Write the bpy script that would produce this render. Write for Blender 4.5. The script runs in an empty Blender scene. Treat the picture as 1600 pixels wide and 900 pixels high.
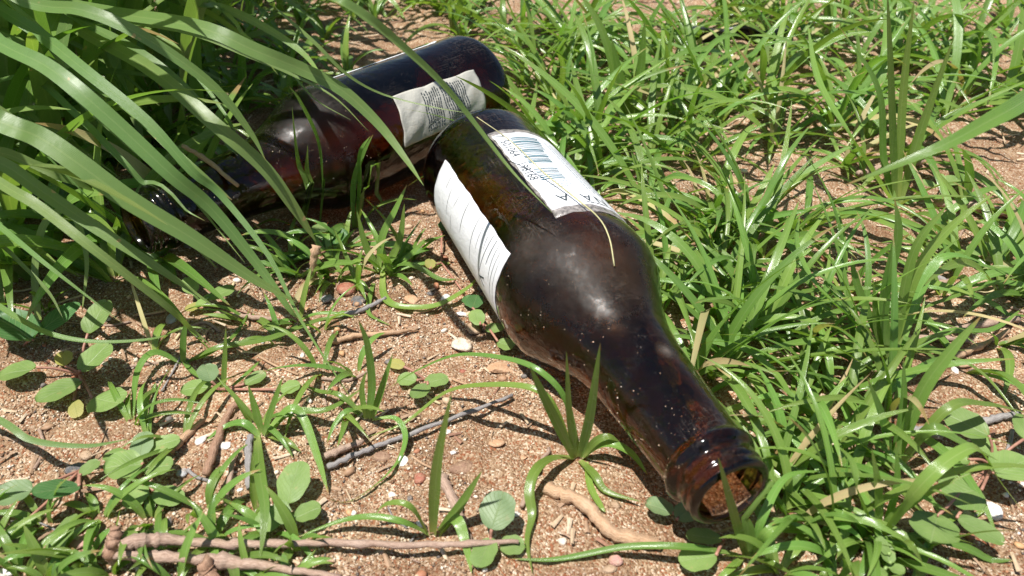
import bpy, math, random
import numpy as np
from mathutils import Vector, Matrix, Quaternion

R = math.radians
scene = bpy.context.scene
col = scene.collection

# ------------------------------------------------------------------ camera
CAM_H, PITCH, FPX = 0.2162, R(36.0), 1202.0
cam = bpy.data.cameras.new('camera')
cam.sensor_width = 36.0
cam.lens = FPX / 1600.0 * 36.0
cam.clip_start, cam.clip_end = 0.005, 100.0
cam.dof.use_dof = True
cam.dof.focus_distance = 0.345
cam.dof.aperture_fstop = 18.0
cam_o = bpy.data.objects.new('camera', cam)
cam_o.location = (0, 0, CAM_H)
cam_o.rotation_euler = (R(90) - PITCH, 0, 0)
col.objects.link(cam_o)
scene.camera = cam_o

# ------------------------------------------------------------------ sky, sun, exposure
SUN_EL, SUN_AZ = R(74.0), R(-125.0)      # azimuth from +Y towards +X
world = bpy.data.worlds.new('World')
scene.world = world
world.use_nodes = True
wn, wl = world.node_tree.nodes, world.node_tree.links
sky = wn.new('ShaderNodeTexSky')
sky.sky_type = 'NISHITA'
sky.sun_disc = False
sky.sun_elevation = SUN_EL
sky.sun_rotation = SUN_AZ
bg = wn['Background']
bg.inputs['Strength'].default_value = 0.06
wl.new(sky.outputs[0], bg.inputs['Color'])
sl = bpy.data.lights.new('sun', 'SUN')
sl.energy = 5.0
sl.angle = R(0.53)
sl.color = (1.0, 0.96, 0.90)
sun = bpy.data.objects.new('sun', sl)
sdir = Vector((math.sin(SUN_AZ) * math.cos(SUN_EL), math.cos(SUN_AZ) * math.cos(SUN_EL), math.sin(SUN_EL)))
sun.rotation_euler = (-sdir).to_track_quat('-Z', 'Y').to_euler()
sun.location = sdir * 3
col.objects.link(sun)
scene.view_settings.view_transform = 'Standard'
scene.view_settings.look = 'None'
scene.view_settings.gamma = 1.0
scene.view_settings.exposure = 0.62
scene.cycles.use_denoising = True
scene.cycles.max_bounces = 14
scene.cycles.transmission_bounces = 12
scene.cycles.transparent_max_bounces = 16
scene.cycles.sample_clamp_indirect = 4.0
scene.cycles.blur_glossy = 0.5

# ------------------------------------------------------------------ helpers
def tag(o, label=None, cat=None, group=None, kind=None):
    if label: o['label'] = label
    if cat: o['category'] = cat
    if group: o['group'] = group
    if kind: o['kind'] = kind
    return o

def empty(name, loc=(0, 0, 0)):
    o = bpy.data.objects.new(name, None)
    o.empty_display_size = 0.01
    o.location = loc
    col.objects.link(o)
    return o

def link_mesh(name, me, mat=None, parent=None, loc=None):
    o = bpy.data.objects.new(name, me)
    if mat and not me.materials: me.materials.append(mat)
    if loc is not None: o.location = loc
    if parent: o.parent = parent
    col.objects.link(o)
    return o

def mesh(name, verts, faces, smooth=True, uvs=None):
    me = bpy.data.meshes.new(name)
    me.from_pydata([tuple(map(float, v)) for v in verts], [], faces)
    if smooth: me.polygons.foreach_set('use_smooth', [True] * len(me.polygons))
    if uvs is not None:
        lay = me.uv_layers.new(name='UVMap')
        li = np.empty(len(me.loops), dtype=np.int32)
        me.loops.foreach_get('vertex_index', li)
        lay.data.foreach_set('uv', np.asarray(uvs, dtype=np.float32)[li].ravel())
    me.update()
    return me

_cp, _sp = math.cos(PITCH), math.sin(PITCH)
FW, UP, RT = Vector((0, _cp, -_sp)), Vector((0, _sp, _cp)), Vector((1, 0, 0))
CO = Vector((0, 0, CAM_H))

def ray(px, py):
    return FW + RT * ((px - 800.0) / FPX) + UP * ((450.0 - py) / FPX)

def G(px, py, z=0.0):
    """the place on the level z that the photograph shows at this spot"""
    d = ray(px, py)
    return CO + d * ((z - CAM_H) / d.z)

def V(px, py, base, k):
    """the place in the leaning plane y = base.y + k z through a plant's foot"""
    d = ray(px, py)
    den = d.y - k * d.z
    t = (base.y - CO.y + k * CO.z - k * base.z) / den
    return CO + d * t

def ppm(p):      # pixels of the photograph per metre at p
    return FPX / max(0.05, (Vector(p) - CO).dot(FW))

def to_px(p):
    d = Vector(p) - CO
    z = max(0.02, d.dot(FW))
    return 800 + FPX * d.dot(RT) / z, 450 - FPX * d.dot(UP) / z

# numpy value noise
_rs = np.random.RandomState(7)
_tab = _rs.rand(256, 256)
def vnoise(x, y):
    xi, yi = np.floor(x).astype(int), np.floor(y).astype(int)
    fx, fy = x - xi, y - yi
    fx, fy = fx * fx * (3 - 2 * fx), fy * fy * (3 - 2 * fy)
    a, b = _tab[xi % 256, yi % 256], _tab[(xi + 1) % 256, yi % 256]
    c, d = _tab[xi % 256, (yi + 1) % 256], _tab[(xi + 1) % 256, (yi + 1) % 256]
    return (a * (1 - fx) + b * fx) * (1 - fy) + (c * (1 - fx) + d * fx) * fy - 0.5

def height(x, y):
    x, y = np.asarray(x, float), np.asarray(y, float)
    h = 0.010 * vnoise(x * 9 + 3.1, y * 9 + 1.7)
    h += 0.006 * vnoise(x * 31 + 11, y * 31 + 5)
    h += 0.0042 * vnoise(x * 90 + 2, y * 90 + 8)
    h += 0.0024 * vnoise(x * 230 + 7, y * 230 + 3)
    cl = vnoise(x * 150 + 5, y * 150 + 21)
    h += 0.0035 * np.clip(cl - 0.18, 0, 1) * (vnoise(x * 14, y * 14 + 4) > 0.0)
    # the ground lies level where the bottles rest on it
    for (bx, by, dx, dy) in BEDS:
        t = np.clip((x - bx) * dx + (y - by) * dy, -0.01, 0.235)
        d2 = (x - bx - t * dx) ** 2 + (y - by - t * dy) ** 2
        h = h * (1 - 0.85 * np.exp(-d2 / (0.03 ** 2)))
    return h - 0.0005

YAW1, YAW2 = -1.1987, 4.005
BEDS = [(-0.0161, 0.3585, math.cos(YAW1), math.sin(YAW1)), (-0.0224, 0.4651, math.cos(YAW2), math.sin(YAW2))]
def gz(x, y): return float(height(x, y))
def GG(px, py, dz=0.0):
    p = G(px, py)
    z = gz(p.x, p.y)
    p = G(px, py, z)
    p.z = gz(p.x, p.y) + dz
    return p

# ------------------------------------------------------------------ materials
class NT:
    def __init__(s, name):
        s.m = bpy.data.materials.new(name); s.m.use_nodes = True
        s.n, s.l = s.m.node_tree.nodes, s.m.node_tree.links
        s.p = s.n['Principled BSDF']; s.out = s.n['Material Output']
    def new(s, t, **kw):
        n = s.n.new('ShaderNode' + t)
        for k, v in kw.items():
            if hasattr(n, k): setattr(n, k, v)
            else: n.inputs[k].default_value = v
        return n
    def set(s, n, sock, v):
        if isinstance(v, bpy.types.NodeSocket): s.l.new(v, n.inputs[sock])
        else: n.inputs[sock].default_value = v
    def math(s, op, a, b=0.0, clamp=False):
        n = s.n.new('ShaderNodeMath'); n.operation = op; n.use_clamp = clamp
        s.set(n, 0, a); s.set(n, 1, b); return n.outputs[0]
    def mix(s, f, a, b, bt='MIX'):
        n = s.n.new('ShaderNodeMix'); n.data_type = 'RGBA'; n.blend_type = bt
        s.set(n, 0, f); s.set(n, 6, a); s.set(n, 7, b); return n.outputs[2]
    def ramp(s, f, stops, interp='LINEAR'):
        n = s.n.new('ShaderNodeValToRGB'); n.color_ramp.interpolation = interp
        e = n.color_ramp.elements
        while len(e) < len(stops): e.new(0.5)
        for i, (p, c) in enumerate(stops):
            e[i].position = p; e[i].color = c if len(c) == 4 else (*c, 1)
        s.l.new(f, n.inputs[0]); return n.outputs[0]
    def noise(s, vec, scale, detail=3, rough=0.55):
        n = s.new('TexNoise'); n.inputs['Scale'].default_value = scale
        n.inputs['Detail'].default_value = detail; n.inputs['Roughness'].default_value = rough
        if vec: s.l.new(vec, n.inputs['Vector'])
        return n.outputs[0]
    def vor(s, vec, scale, out='Color', feature='F1'):
        n = s.new('TexVoronoi'); n.feature = feature; n.inputs['Scale'].default_value = scale
        if vec: s.l.new(vec, n.inputs['Vector'])
        return n.outputs[out]
    def bump(s, h, strength, dist):
        n = s.new('Bump'); n.inputs['Strength'].default_value = strength; n.inputs['Distance'].default_value = dist
        s.l.new(h, n.inputs['Height']); return n.outputs[0]

def mat_sand(name='sand_soil'):
    t = NT(name)
    pos = t.new('NewGeometry').outputs['Position']
    cell = t.vor(pos, 1500.0, 'Color')
    sep = t.new('SeparateColor'); t.l.new(cell, sep.inputs[0])
    c = t.ramp(sep.outputs[0], [(0.0, (0.16, 0.085, 0.05)), (0.18, (0.28, 0.17, 0.10)), (0.42, (0.36, 0.25, 0.16)),
                                (0.66, (0.45, 0.33, 0.225)), (0.86, (0.56, 0.43, 0.31)), (1.0, (0.74, 0.66, 0.56))])
    red = t.mix(t.math('GREATER_THAN', sep.outputs[1], 0.86), c, (0.30, 0.12, 0.06, 1))
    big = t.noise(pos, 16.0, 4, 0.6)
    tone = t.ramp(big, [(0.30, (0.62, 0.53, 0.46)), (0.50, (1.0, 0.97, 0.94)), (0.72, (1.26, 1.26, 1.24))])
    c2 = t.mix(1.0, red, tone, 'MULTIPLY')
    mid = t.noise(pos, 75.0, 4, 0.6)
    soil = t.ramp(mid, [(0.36, (0, 0, 0)), (0.52, (1, 1, 1))])
    c2 = t.mix(1.0, c2, (0.92, 0.90, 0.87, 1), 'MULTIPLY')
    c3 = t.mix(t.math('SUBTRACT', 1.0, soil), c2, t.mix(0.55, c2, (0.20, 0.105, 0.055, 1)))
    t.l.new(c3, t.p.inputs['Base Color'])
    t.p.inputs['Roughness'].default_value = 0.85
    t.p.inputs['Specular IOR Level'].default_value = 0.25
    d = t.vor(pos, 1500.0, 'Distance')
    hh = t.math('ADD', t.math('MULTIPLY', d, -0.7), t.math('MULTIPLY', t.noise(pos, 380.0, 4, 0.65), 1.6))
    t.l.new(t.bump(hh, 0.9, 0.0011), t.p.inputs['Normal'])
    return t.m

def mat_grains(name, stops):
    t = NT(name)
    g = t.new('NewGeometry')
    c = t.ramp(g.outputs['Random Per Island'], stops, 'CONSTANT')
    n = t.noise(g.outputs['Position'], 900.0, 3)
    t.l.new(t.mix(1.0, c, t.ramp(n, [(0.3, (0.8, 0.78, 0.76)), (0.7, (1.12, 1.12, 1.1))]), 'MULTIPLY'), t.p.inputs['Base Color'])
    t.p.inputs['Roughness'].default_value = 0.6
    t.p.inputs['Specular IOR Level'].default_value = 0.35
    return t.m

def mat_stone(name, a, b, scale=240.0, rough=0.6):
    t = NT(name)
    tc = t.new('TexCoord').outputs['Object']
    n = t.noise(tc, scale, 5, 0.6)
    sp = t.vor(tc, 700.0, 'Distance')
    c = t.ramp(n, [(0.32, a), (0.66, b)])
    c = t.mix(t.math('LESS_THAN', sp, 0.16), c, tuple(x * 0.72 for x in a) + (1,))
    pos = t.new('NewGeometry').outputs['Position']
    du_ = t.math('MULTIPLY', t.math('SUBTRACT', t.noise(pos, 420.0, 5, 0.7), 0.46, True), 5.0, True)
    c = t.mix(t.math('MULTIPLY', du_, 0.65), c, (0.42, 0.29, 0.18, 1))
    t.l.new(c, t.p.inputs['Base Color'])
    t.p.inputs['Roughness'].default_value = rough
    t.l.new(t.bump(t.noise(tc, 520.0, 5, 0.7), 0.9, 0.0012), t.p.inputs['Normal'])
    return t.m

def mat_leaf(name, base, mid, tip, rough=0.36, trans=0.34, veins=26.0, spots=0.0, dry_tip=0.10, var=0.2):
    t = NT(name)
    uv = t.new('UVMap').outputs[0]
    sx = t.new('SeparateXYZ'); t.l.new(uv, sx.inputs[0])
    u, v = sx.outputs[0], sx.outputs[1]
    info = t.new('ObjectInfo')
    c = t.ramp(v, [(0.0, base), (0.16, mid), (0.75, mid), (1.0, tip)])
    # fine parallel veins
    w = t.math('SINE', t.math('MULTIPLY', u, veins * 6.2832))
    vein = t.math('ADD', t.math('MULTIPLY', w, 0.5), 0.5)
    c = t.mix(t.math('MULTIPLY', vein, 0.22), c, t.mix(0.5, c, (0.30, 0.42, 0.16, 1)))
    # pale midrib
    du = t.math('ABSOLUTE', t.math('SUBTRACT', u, 0.5))
    rib = t.math('SUBTRACT', 1.0, t.math('MULTIPLY', du, 16.0), True)
    c = t.mix(t.math('MULTIPLY', rib, 0.42), c, (0.30, 0.40, 0.15, 1))
    pos = t.new('NewGeometry').outputs['Position']
    blot = t.noise(pos, 60.0, 4, 0.6)
    c = t.mix(t.math('MULTIPLY', t.math('SUBTRACT', blot, 0.42, True), 1.5, True), c, t.mix(0.5, c, (0.20, 0.27, 0.07, 1)))
    # some blades have a dry tip
    dry = t.math('GREATER_THAN', info.outputs['Random'], 0.55)
    edge = t.math('ADD', v, t.math('MULTIPLY', t.math('SUBTRACT', blot, 0.5), 0.12))
    dm = t.math('MULTIPLY', t.math('SUBTRACT', edge, 1.0 - dry_tip), 1.0 / 0.05, True)
    c = t.mix(t.math('MULTIPLY', dm, dry), c, (0.34, 0.22, 0.09, 1))
    if spots > 0:
        sp = t.noise(pos, 150.0, 3, 0.5)
        sm = t.math('MULTIPLY', t.math('SUBTRACT', sp, 0.735 - spots), 30.0, True)
        c = t.mix(sm, c, (0.42, 0.33, 0.15, 1))
    hsv = t.new('HueSaturation')
    t.l.new(t.math('ADD', t.math('MULTIPLY', info.outputs['Random'], 0.034), 0.483), hsv.inputs['Hue'])
    r2 = t.math('FRACT', t.math('MULTIPLY', info.outputs['Random'], 17.31))
    t.l.new(t.math('ADD', t.math('MULTIPLY', r2, var * 2), 1.0 - var), hsv.inputs['Value'])
    t.l.new(c, hsv.inputs['Color'])
    c = hsv.outputs[0]
    t.l.new(c, t.p.inputs['Base Color'])
    rr = t.math('ADD', t.math('MULTIPLY', t.noise(pos, 180.0, 2), 0.22), rough - 0.11)
    t.l.new(rr, t.p.inputs['Roughness'])
    t.p.inputs['Specular IOR Level'].default_value = 0.75
    b = t.math('ADD', vein, t.math('MULTIPLY', t.noise(pos, 420.0, 3), 1.2))
    nb = t.bump(b, 0.35, 0.0003)
    t.l.new(nb, t.p.inputs['Normal'])
    tr = t.new('BsdfTranslucent')
    t.l.new(t.mix(1.0, c, (1.35, 1.5, 0.55, 1), 'MULTIPLY'), tr.inputs['Color'])
    mx = t.new('MixShader'); mx.inputs[0].default_value = trans
    t.l.new(t.p.outputs[0], mx.inputs[1]); t.l.new(tr.outputs[0], mx.inputs[2])
    t.l.new(mx.outputs[0], t.out.inputs['Surface'])
    return t.m

def mat_round_leaf(name, a, b, blotch, amount=0.35):
    t = NT(name)
    uv = t.new('UVMap').outputs[0]
    sx = t.new('SeparateXYZ'); t.l.new(uv, sx.inputs[0])
    u, v = sx.outputs[0], sx.outputs[1]
    pos = t.new('NewGeometry').outputs['Position']
    info = t.new('ObjectInfo')
    n = t.noise(pos, 130.0, 4, 0.6)
    c = t.ramp(n, [(0.3, a), (0.7, b)])
    # side veins and midrib, paler than the blade
    du = t.math('ABSOLUTE', t.math('SUBTRACT', u, 0.5))
    w = t.math('SINE', t.math('MULTIPLY', t.math('SUBTRACT', v, t.math('MULTIPLY', du, 0.9)), 44.0))
    vein = t.math('MULTIPLY', t.math('SUBTRACT', w, 0.86, True), 5.0, True)
    rib = t.math('SUBTRACT', 1.0, t.math('MULTIPLY', du, 34.0), True)
    c = t.mix(t.math('MULTIPLY', t.math('MAXIMUM', vein, rib), 0.4), c, (0.34, 0.42, 0.20, 1))
    sm = t.math('MULTIPLY', t.math('SUBTRACT', t.noise(pos, 260.0, 3), 0.66), 12.0, True)
    c = t.mix(t.math('MULTIPLY', sm, amount), c, (*blotch, 1))
    hsv = t.new('HueSaturation')
    t.l.new(t.math('ADD', t.math('MULTIPLY', info.outputs['Random'], 0.3), 0.85), hsv.inputs['Value'])
    t.l.new(c, hsv.inputs['Color'])
    c = hsv.outputs[0]
    t.l.new(c, t.p.inputs['Base Color'])
    t.p.inputs['Roughness'].default_value = 0.5
    hb = t.math('ADD', t.math('MULTIPLY', t.math('MAXIMUM', vein, rib), -1.0), t.math('MULTIPLY', n, 1.4))
    t.l.new(t.bump(hb, 0.4, 0.0006), t.p.inputs['Normal'])
    tr = t.new('BsdfTranslucent')
    t.l.new(t.mix(1.0, c, (1.3, 1.4, 0.6, 1), 'MULTIPLY'), tr.inputs['Color'])
    mx = t.new('MixShader'); mx.inputs[0].default_value = 0.25
    t.l.new(t.p.outputs[0], mx.inputs[1]); t.l.new(tr.outputs[0], mx.inputs[2])
    t.l.new(mx.outputs[0], t.out.inputs['Surface'])
    return t.m

def mat_bark(name, a, b, c3, ring=0.0):
    t = NT(name)
    uv = t.new('UVMap').outputs[0]
    mp = t.new('Mapping'); mp.inputs['Scale'].default_value = (9.0, 5.0, 1.0)
    t.l.new(uv, mp.inputs[0])
    n = t.noise(mp.outputs[0], 3.0, 5, 0.65)
    pos = t.new('NewGeometry').outputs['Position']
    n2 = t.noise(pos, 160.0, 4, 0.6)
    c = t.ramp(n, [(0.28, a), (0.52, b), (0.75, c3)])
    c = t.mix(t.math('MULTIPLY', t.math('SUBTRACT', n2, 0.5, True), 2.2, True), c, (*c3, 1))
    t.l.new(c, t.p.inputs['Base Color'])
    t.p.inputs['Roughness'].default_value = 0.8
    t.l.new(t.bump(t.math('ADD', n, t.math('ADD', n2, t.noise(pos, 600.0, 4, 0.7))), 0.6, 0.0009), t.p.inputs['Normal'])
    return t.m

def mat_plain(name, c, rough=0.6, spec=0.4, noise_amt=0.15, scale=300.0, bump=0.0):
    t = NT(name)
    pos = t.new('NewGeometry').outputs['Position']
    n = t.noise(pos, scale, 4, 0.6)
    lo = tuple(x * (1 - noise_amt) for x in c); hi = tuple(min(1, x * (1 + noise_amt)) for x in c)
    t.l.new(t.ramp(n, [(0.3, lo), (0.7, hi)]), t.p.inputs['Base Color'])
    t.p.inputs['Roughness'].default_value = rough
    t.p.inputs['Specular IOR Level'].default_value = spec
    if bump: t.l.new(t.bump(n, 0.5, bump), t.p.inputs['Normal'])
    return t.m

def mat_glass(name, scuff_haze, density=880.0):
    """amber bottle glass: clear scratched surface, brown body, dry dust and scuffed patches with painted haze that dims the sun highlight"""
    t = NT(name)
    tc = t.new('TexCoord').outputs['Object']
    p = t.p
    p.inputs['Base Color'].default_value = (1, 1, 1, 1)
    p.inputs['Transmission Weight'].default_value = 1.0
    p.inputs['IOR'].default_value = 1.5
    p.inputs['Specular IOR Level'].default_value = 0.25
    # scratches: thin stretched noise in two directions
    def scratch(scale, rot, thr):
        mp = t.new('Mapping'); mp.inputs['Scale'].default_value = scale; mp.inputs['Rotation'].default_value = rot
        t.l.new(tc, mp.inputs[0])
        n = t.noise(mp.outputs[0], 1.0, 2, 0.5)
        a = t.math('ABSOLUTE', t.math('SUBTRACT', n, 0.5))
        return t.math('SUBTRACT', 1.0, t.math('MULTIPLY', a, thr), True)
    s1 = scratch((900, 900, 30), (0.25, 0.1, 0.0), 60.0)
    s2 = scratch((60, 700, 700), (0.3, 0.6, 0.9), 60.0)
    gate = t.math('MULTIPLY', t.math('SUBTRACT', t.noise(tc, 38.0, 3), 0.5, True), 3.0, True)
    scr = t.math('MULTIPLY', t.math('MAXIMUM', s1, s2), gate)
    # dust
    fine = t.math('MULTIPLY', t.math('SUBTRACT', t.noise(tc, 1500.0, 2, 0.6), 0.66, True), 9.0, True)
    dz = t.math('MULTIPLY', t.math('SUBTRACT', t.noise(tc, 55.0, 4, 0.6), 0.42, True), 3.0, True)
    dust = t.math('MULTIPLY', fine, dz)
    m = t.math('ADD', t.math('MULTIPLY', scr, 0.17), t.math('MULTIPLY', dust, 0.32), True)
    rsum = None; fmax = None
    for (c, r, amt) in scuff_haze:
        vm = t.new('VectorMath'); vm.operation = 'SUBTRACT'; t.l.new(tc, vm.inputs[0]); vm.inputs[1].default_value = c
        ln = t.new('VectorMath'); ln.operation = 'LENGTH'; t.l.new(vm.outputs[0], ln.inputs[0])
        f = t.math('SUBTRACT', 1.0, t.math('DIVIDE', ln.outputs['Value'], r), True)
        f = t.math('MULTIPLY', f, f)
        nn = t.math('ADD', t.math('MULTIPLY', t.noise(tc, 260.0, 5, 0.7), 1.1), t.math('MULTIPLY', scr, 0.8))
        m = t.math('ADD', m, t.math('MULTIPLY', t.math('MULTIPLY', f, nn), amt), True)
        rr_ = t.math('MULTIPLY', t.math('MULTIPLY', t.math('POWER', f, 0.5), nn), 0.85)
        fm = t.math('MULTIPLY', t.math('POWER', f, 0.5), t.math('ADD', nn, 0.9), True)
        fmax = fm if fmax is None else t.math('MAXIMUM', fmax, fm)
        rsum = rr_ if rsum is None else t.math('ADD', rsum, rr_)
    rg = t.math('ADD', t.math('MULTIPLY', t.math('SUBTRACT', t.noise(tc, 70.0, 5, 0.65), 0.35, True), 0.30), 0.045)
    if fmax is not None:      # IOR lowered over the scuffs to dim the sun highlight there
        t.l.new(t.math('SUBTRACT', 1.48, t.math('MULTIPLY', fmax, 0.27)), p.inputs['IOR'])
    if rsum is not None: rg = t.math('ADD', rg, t.math('MINIMUM', rsum, 0.40))
    t.l.new(rg, p.inputs['Roughness'])
    hb = t.math('ADD', t.noise(tc, 85.0, 2), t.math('MULTIPLY', t.noise(tc, 700.0, 2), 0.05))
    t.l.new(t.bump(hb, 0.4, 0.0016), p.inputs['Normal'])
    df = t.new('BsdfDiffuse'); df.inputs['Color'].default_value = (0.50, 0.43, 0.38, 1)
    mx = t.new('MixShader'); t.l.new(m, mx.inputs[0])
    t.l.new(p.outputs[0], mx.inputs[1]); t.l.new(df.outputs[0], mx.inputs[2])
    t.l.new(mx.outputs[0], t.out.inputs['Surface'])
    va = t.new('VolumeAbsorption')
    va.inputs['Color'].default_value = (0.68, 0.47, 0.14, 1)
    va.inputs['Density'].default_value = density
    t.l.new(va.outputs[0], t.out.inputs['Volume'])
    return t.m

def mat_paper(name, c=(0.70, 0.71, 0.735), stain=(0.46, 0.40, 0.30), amt=0.5):
    t = NT(name)
    tc = t.new('TexCoord').outputs['Object']
    n = t.noise(tc, 60.0, 5, 0.65)
    f = t.math('MULTIPLY', t.math('SUBTRACT', n, 0.56, True), 4.0 * amt, True)
    col_ = t.mix(f, (*c, 1), (*stain, 1))
    sp = t.math('MULTIPLY', t.math('SUBTRACT', t.noise(tc, 700.0, 3), 0.70, True), 14.0, True)
    col_ = t.mix(t.math('MULTIPLY', sp, 0.55), col_, (0.20, 0.17, 0.13, 1))
    t.l.new(col_, t.p.inputs['Base Color'])
    t.p.inputs['Roughness'].default_value = 0.42
    t.l.new(t.bump(t.noise(tc, 130.0, 5, 0.65), 0.6, 0.0011), t.p.inputs['Normal'])
    return t.m

M = {}
M['sand'] = mat_sand()
M['grain'] = mat_grains('sand_grain', [(0.0, (0.18, 0.095, 0.055)), (0.16, (0.36, 0.25, 0.16)), (0.38, (0.46, 0.345, 0.24)), (0.64, (0.56, 0.45, 0.335)),
                                       (0.76, (0.70, 0.61, 0.50)), (0.91, (0.40, 0.20, 0.11)), (0.96, (0.12, 0.10, 0.09))])
M['gravel'] = mat_grains('gravel_mix', [(0.0, (0.34, 0.21, 0.13)), (0.2, (0.52, 0.38, 0.26)), (0.4, (0.66, 0.56, 0.45)), (0.55, (0.36, 0.16, 0.09)),
                                        (0.68, (0.72, 0.67, 0.60)), (0.8, (0.16, 0.14, 0.13)), (0.9, (0.50, 0.29, 0.15))])
M['wide'] = mat_leaf('wide_grass_leaf', (0.24, 0.34, 0.09), (0.165, 0.275, 0.08), (0.19, 0.28, 0.07), 0.36, 0.40, 15.0, 0.03, 0.03, 0.16)
M['blade'] = mat_leaf('grass_leaf', (0.35, 0.45, 0.13), (0.155, 0.275, 0.05), (0.19, 0.29, 0.06), 0.25, 0.34, 9.0, 0.0, 0.07, 0.2)
M['blade2'] = mat_leaf('yellowish_grass_leaf', (0.33, 0.42, 0.13), (0.155, 0.27, 0.045), (0.20, 0.27, 0.06), 0.36, 0.38, 9.0, 0.02, 0.16, 0.18)
M['blade_dry'] = mat_leaf('dry_grass_leaf', (0.42, 0.36, 0.18), (0.44, 0.35, 0.17), (0.36, 0.24, 0.11), 0.6, 0.25, 9.0, 0.03, 0.2, 0.2)
M['litter'] = mat_grains('dry_litter', [(0.0, (0.50, 0.38, 0.26)), (0.3, (0.36, 0.24, 0.16)), (0.55, (0.58, 0.47, 0.35)), (0.8, (0.28, 0.15, 0.10))])
M['green_straw'] = mat_plain('half_dry_straw', (0.40, 0.38, 0.20), 0.6, 0.3, 0.3, 90.0)
M['straw'] = mat_plain('dry_straw', (0.50, 0.40, 0.24), 0.7, 0.3, 0.25, 200.0)
M['round'] = mat_round_leaf('weed_leaf', (0.15, 0.245, 0.062), (0.215, 0.315, 0.095), (0.36, 0.26, 0.12), 0.45)
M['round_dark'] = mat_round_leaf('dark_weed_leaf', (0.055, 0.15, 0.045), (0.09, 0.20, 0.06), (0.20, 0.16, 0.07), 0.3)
M['round_grey'] = mat_round_leaf('greyish_weed_leaf', (0.15, 0.235, 0.105), (0.215, 0.305, 0.145), (0.34, 0.28, 0.17), 0.25)
M['round_yellow'] = mat_round_leaf('yellowed_weed_leaf', (0.30, 0.29, 0.07), (0.38, 0.35, 0.11), (0.42, 0.22, 0.06), 0.6)
M['stalk_red'] = mat_plain('reddish_stalk', (0.34, 0.17, 0.12), 0.5, 0.4, 0.2)
M['stalk_green'] = mat_plain('green_stalk', (0.22, 0.32, 0.10), 0.45, 0.4, 0.2)
M['bark_brown'] = mat_bark('brown_bark', (0.15, 0.075, 0.045), (0.33, 0.19, 0.12), (0.46, 0.32, 0.23))
M['bark_pale'] = mat_bark('pale_bark', (0.20, 0.12, 0.085), (0.38, 0.26, 0.195), (0.52, 0.40, 0.32))
M['bark_grey'] = mat_bark('grey_bark', (0.13, 0.115, 0.11), (0.27, 0.25, 0.245), (0.42, 0.39, 0.37))
M['bark_tan'] = mat_bark('tan_bark', (0.30, 0.17, 0.095), (0.47, 0.30, 0.18), (0.56, 0.41, 0.28))
M['glass1'] = mat_glass('amber_glass_scuffed', [((-0.004, 0.024, 0.136), 0.034, 0.10), ((-0.020, 0.023, 0.115), 0.020, 0.14), ((0.004, 0.016, 0.176), 0.005, 0.35)])  # first patch sits on the shoulder's sun highlight, painting a dull haze over it
M['glass2'] = mat_glass('amber_glass_dusty', [((0.013, 0.025, 0.130), 0.036, 0.07)], 1500.0)  # scuff placed on this shoulder's sun highlight to haze and dim it
M['paper'] = mat_paper('white_label_paper', amt=0.3)
M['paper_old'] = mat_paper('stained_label_paper', (0.44, 0.43, 0.38), (0.36, 0.30, 0.20), 0.9)
M['ink'] = mat_plain('dark_print', (0.03, 0.045, 0.055), 0.5, 0.3, 0.3)
M['ink_teal'] = mat_plain('teal_print', (0.035, 0.13, 0.17), 0.5, 0.3, 0.5, 900.0)
M['ink_grey'] = mat_plain('grey_print', (0.34, 0.38, 0.42), 0.5, 0.3, 0.3)
M['film'] = mat_plain('grimy_clear_film', (0.22, 0.20, 0.19), 0.25, 0.7, 0.75, 500.0, 0.001)
M['plastic'] = mat_plain('black_plastic', (0.025, 0.027, 0.03), 0.35, 0.5, 0.3, 120.0, 0.001)

# ------------------------------------------------------------------ ground
def axis_pts(lo, a, b, hi, fine, n_out):
    mid = np.arange(a, b, fine)
    lo_p = a - np.geomspace(fine, a - lo, n_out)[::-1]
    hi_p = mid[-1] + np.geomspace(fine, hi - mid[-1], n_out)
    return np.concatenate([lo_p, mid, hi_p])
gxs = axis_pts(-8, -0.56, 0.56, 8, 0.0027, 26)
gys = axis_pts(-6, 0.10, 0.86, 12, 0.0027, 26)
GX, GY = np.meshgrid(gxs, gys)
GZ = height(GX, GY)
nx, ny = len(gxs), len(gys)
me = bpy.data.meshes.new('ground')
co = np.stack([GX, GY, GZ], -1).reshape(-1, 3).astype(np.float32)
idx = np.arange(nx * ny).reshape(ny, nx)
fa = np.stack([idx[:-1, :-1], idx[:-1, 1:], idx[1:, 1:], idx[1:, :-1]], -1).reshape(-1, 4)
me.vertices.add(len(co)); me.vertices.foreach_set('co', co.ravel())
me.loops.add(fa.size); me.loops.foreach_set('vertex_index', fa.ravel().astype(np.int32))
me.polygons.add(len(fa)); me.polygons.foreach_set('loop_start', np.arange(0, fa.size, 4, dtype=np.int32))
me.polygons.foreach_set('use_smooth', np.ones(len(fa), dtype=bool))
me.update(calc_edges=True)
ground = link_mesh('ground', me, M['sand'])
tag(ground, 'tan and reddish brown sandy soil under the grass', 'ground', kind='structure')

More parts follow.
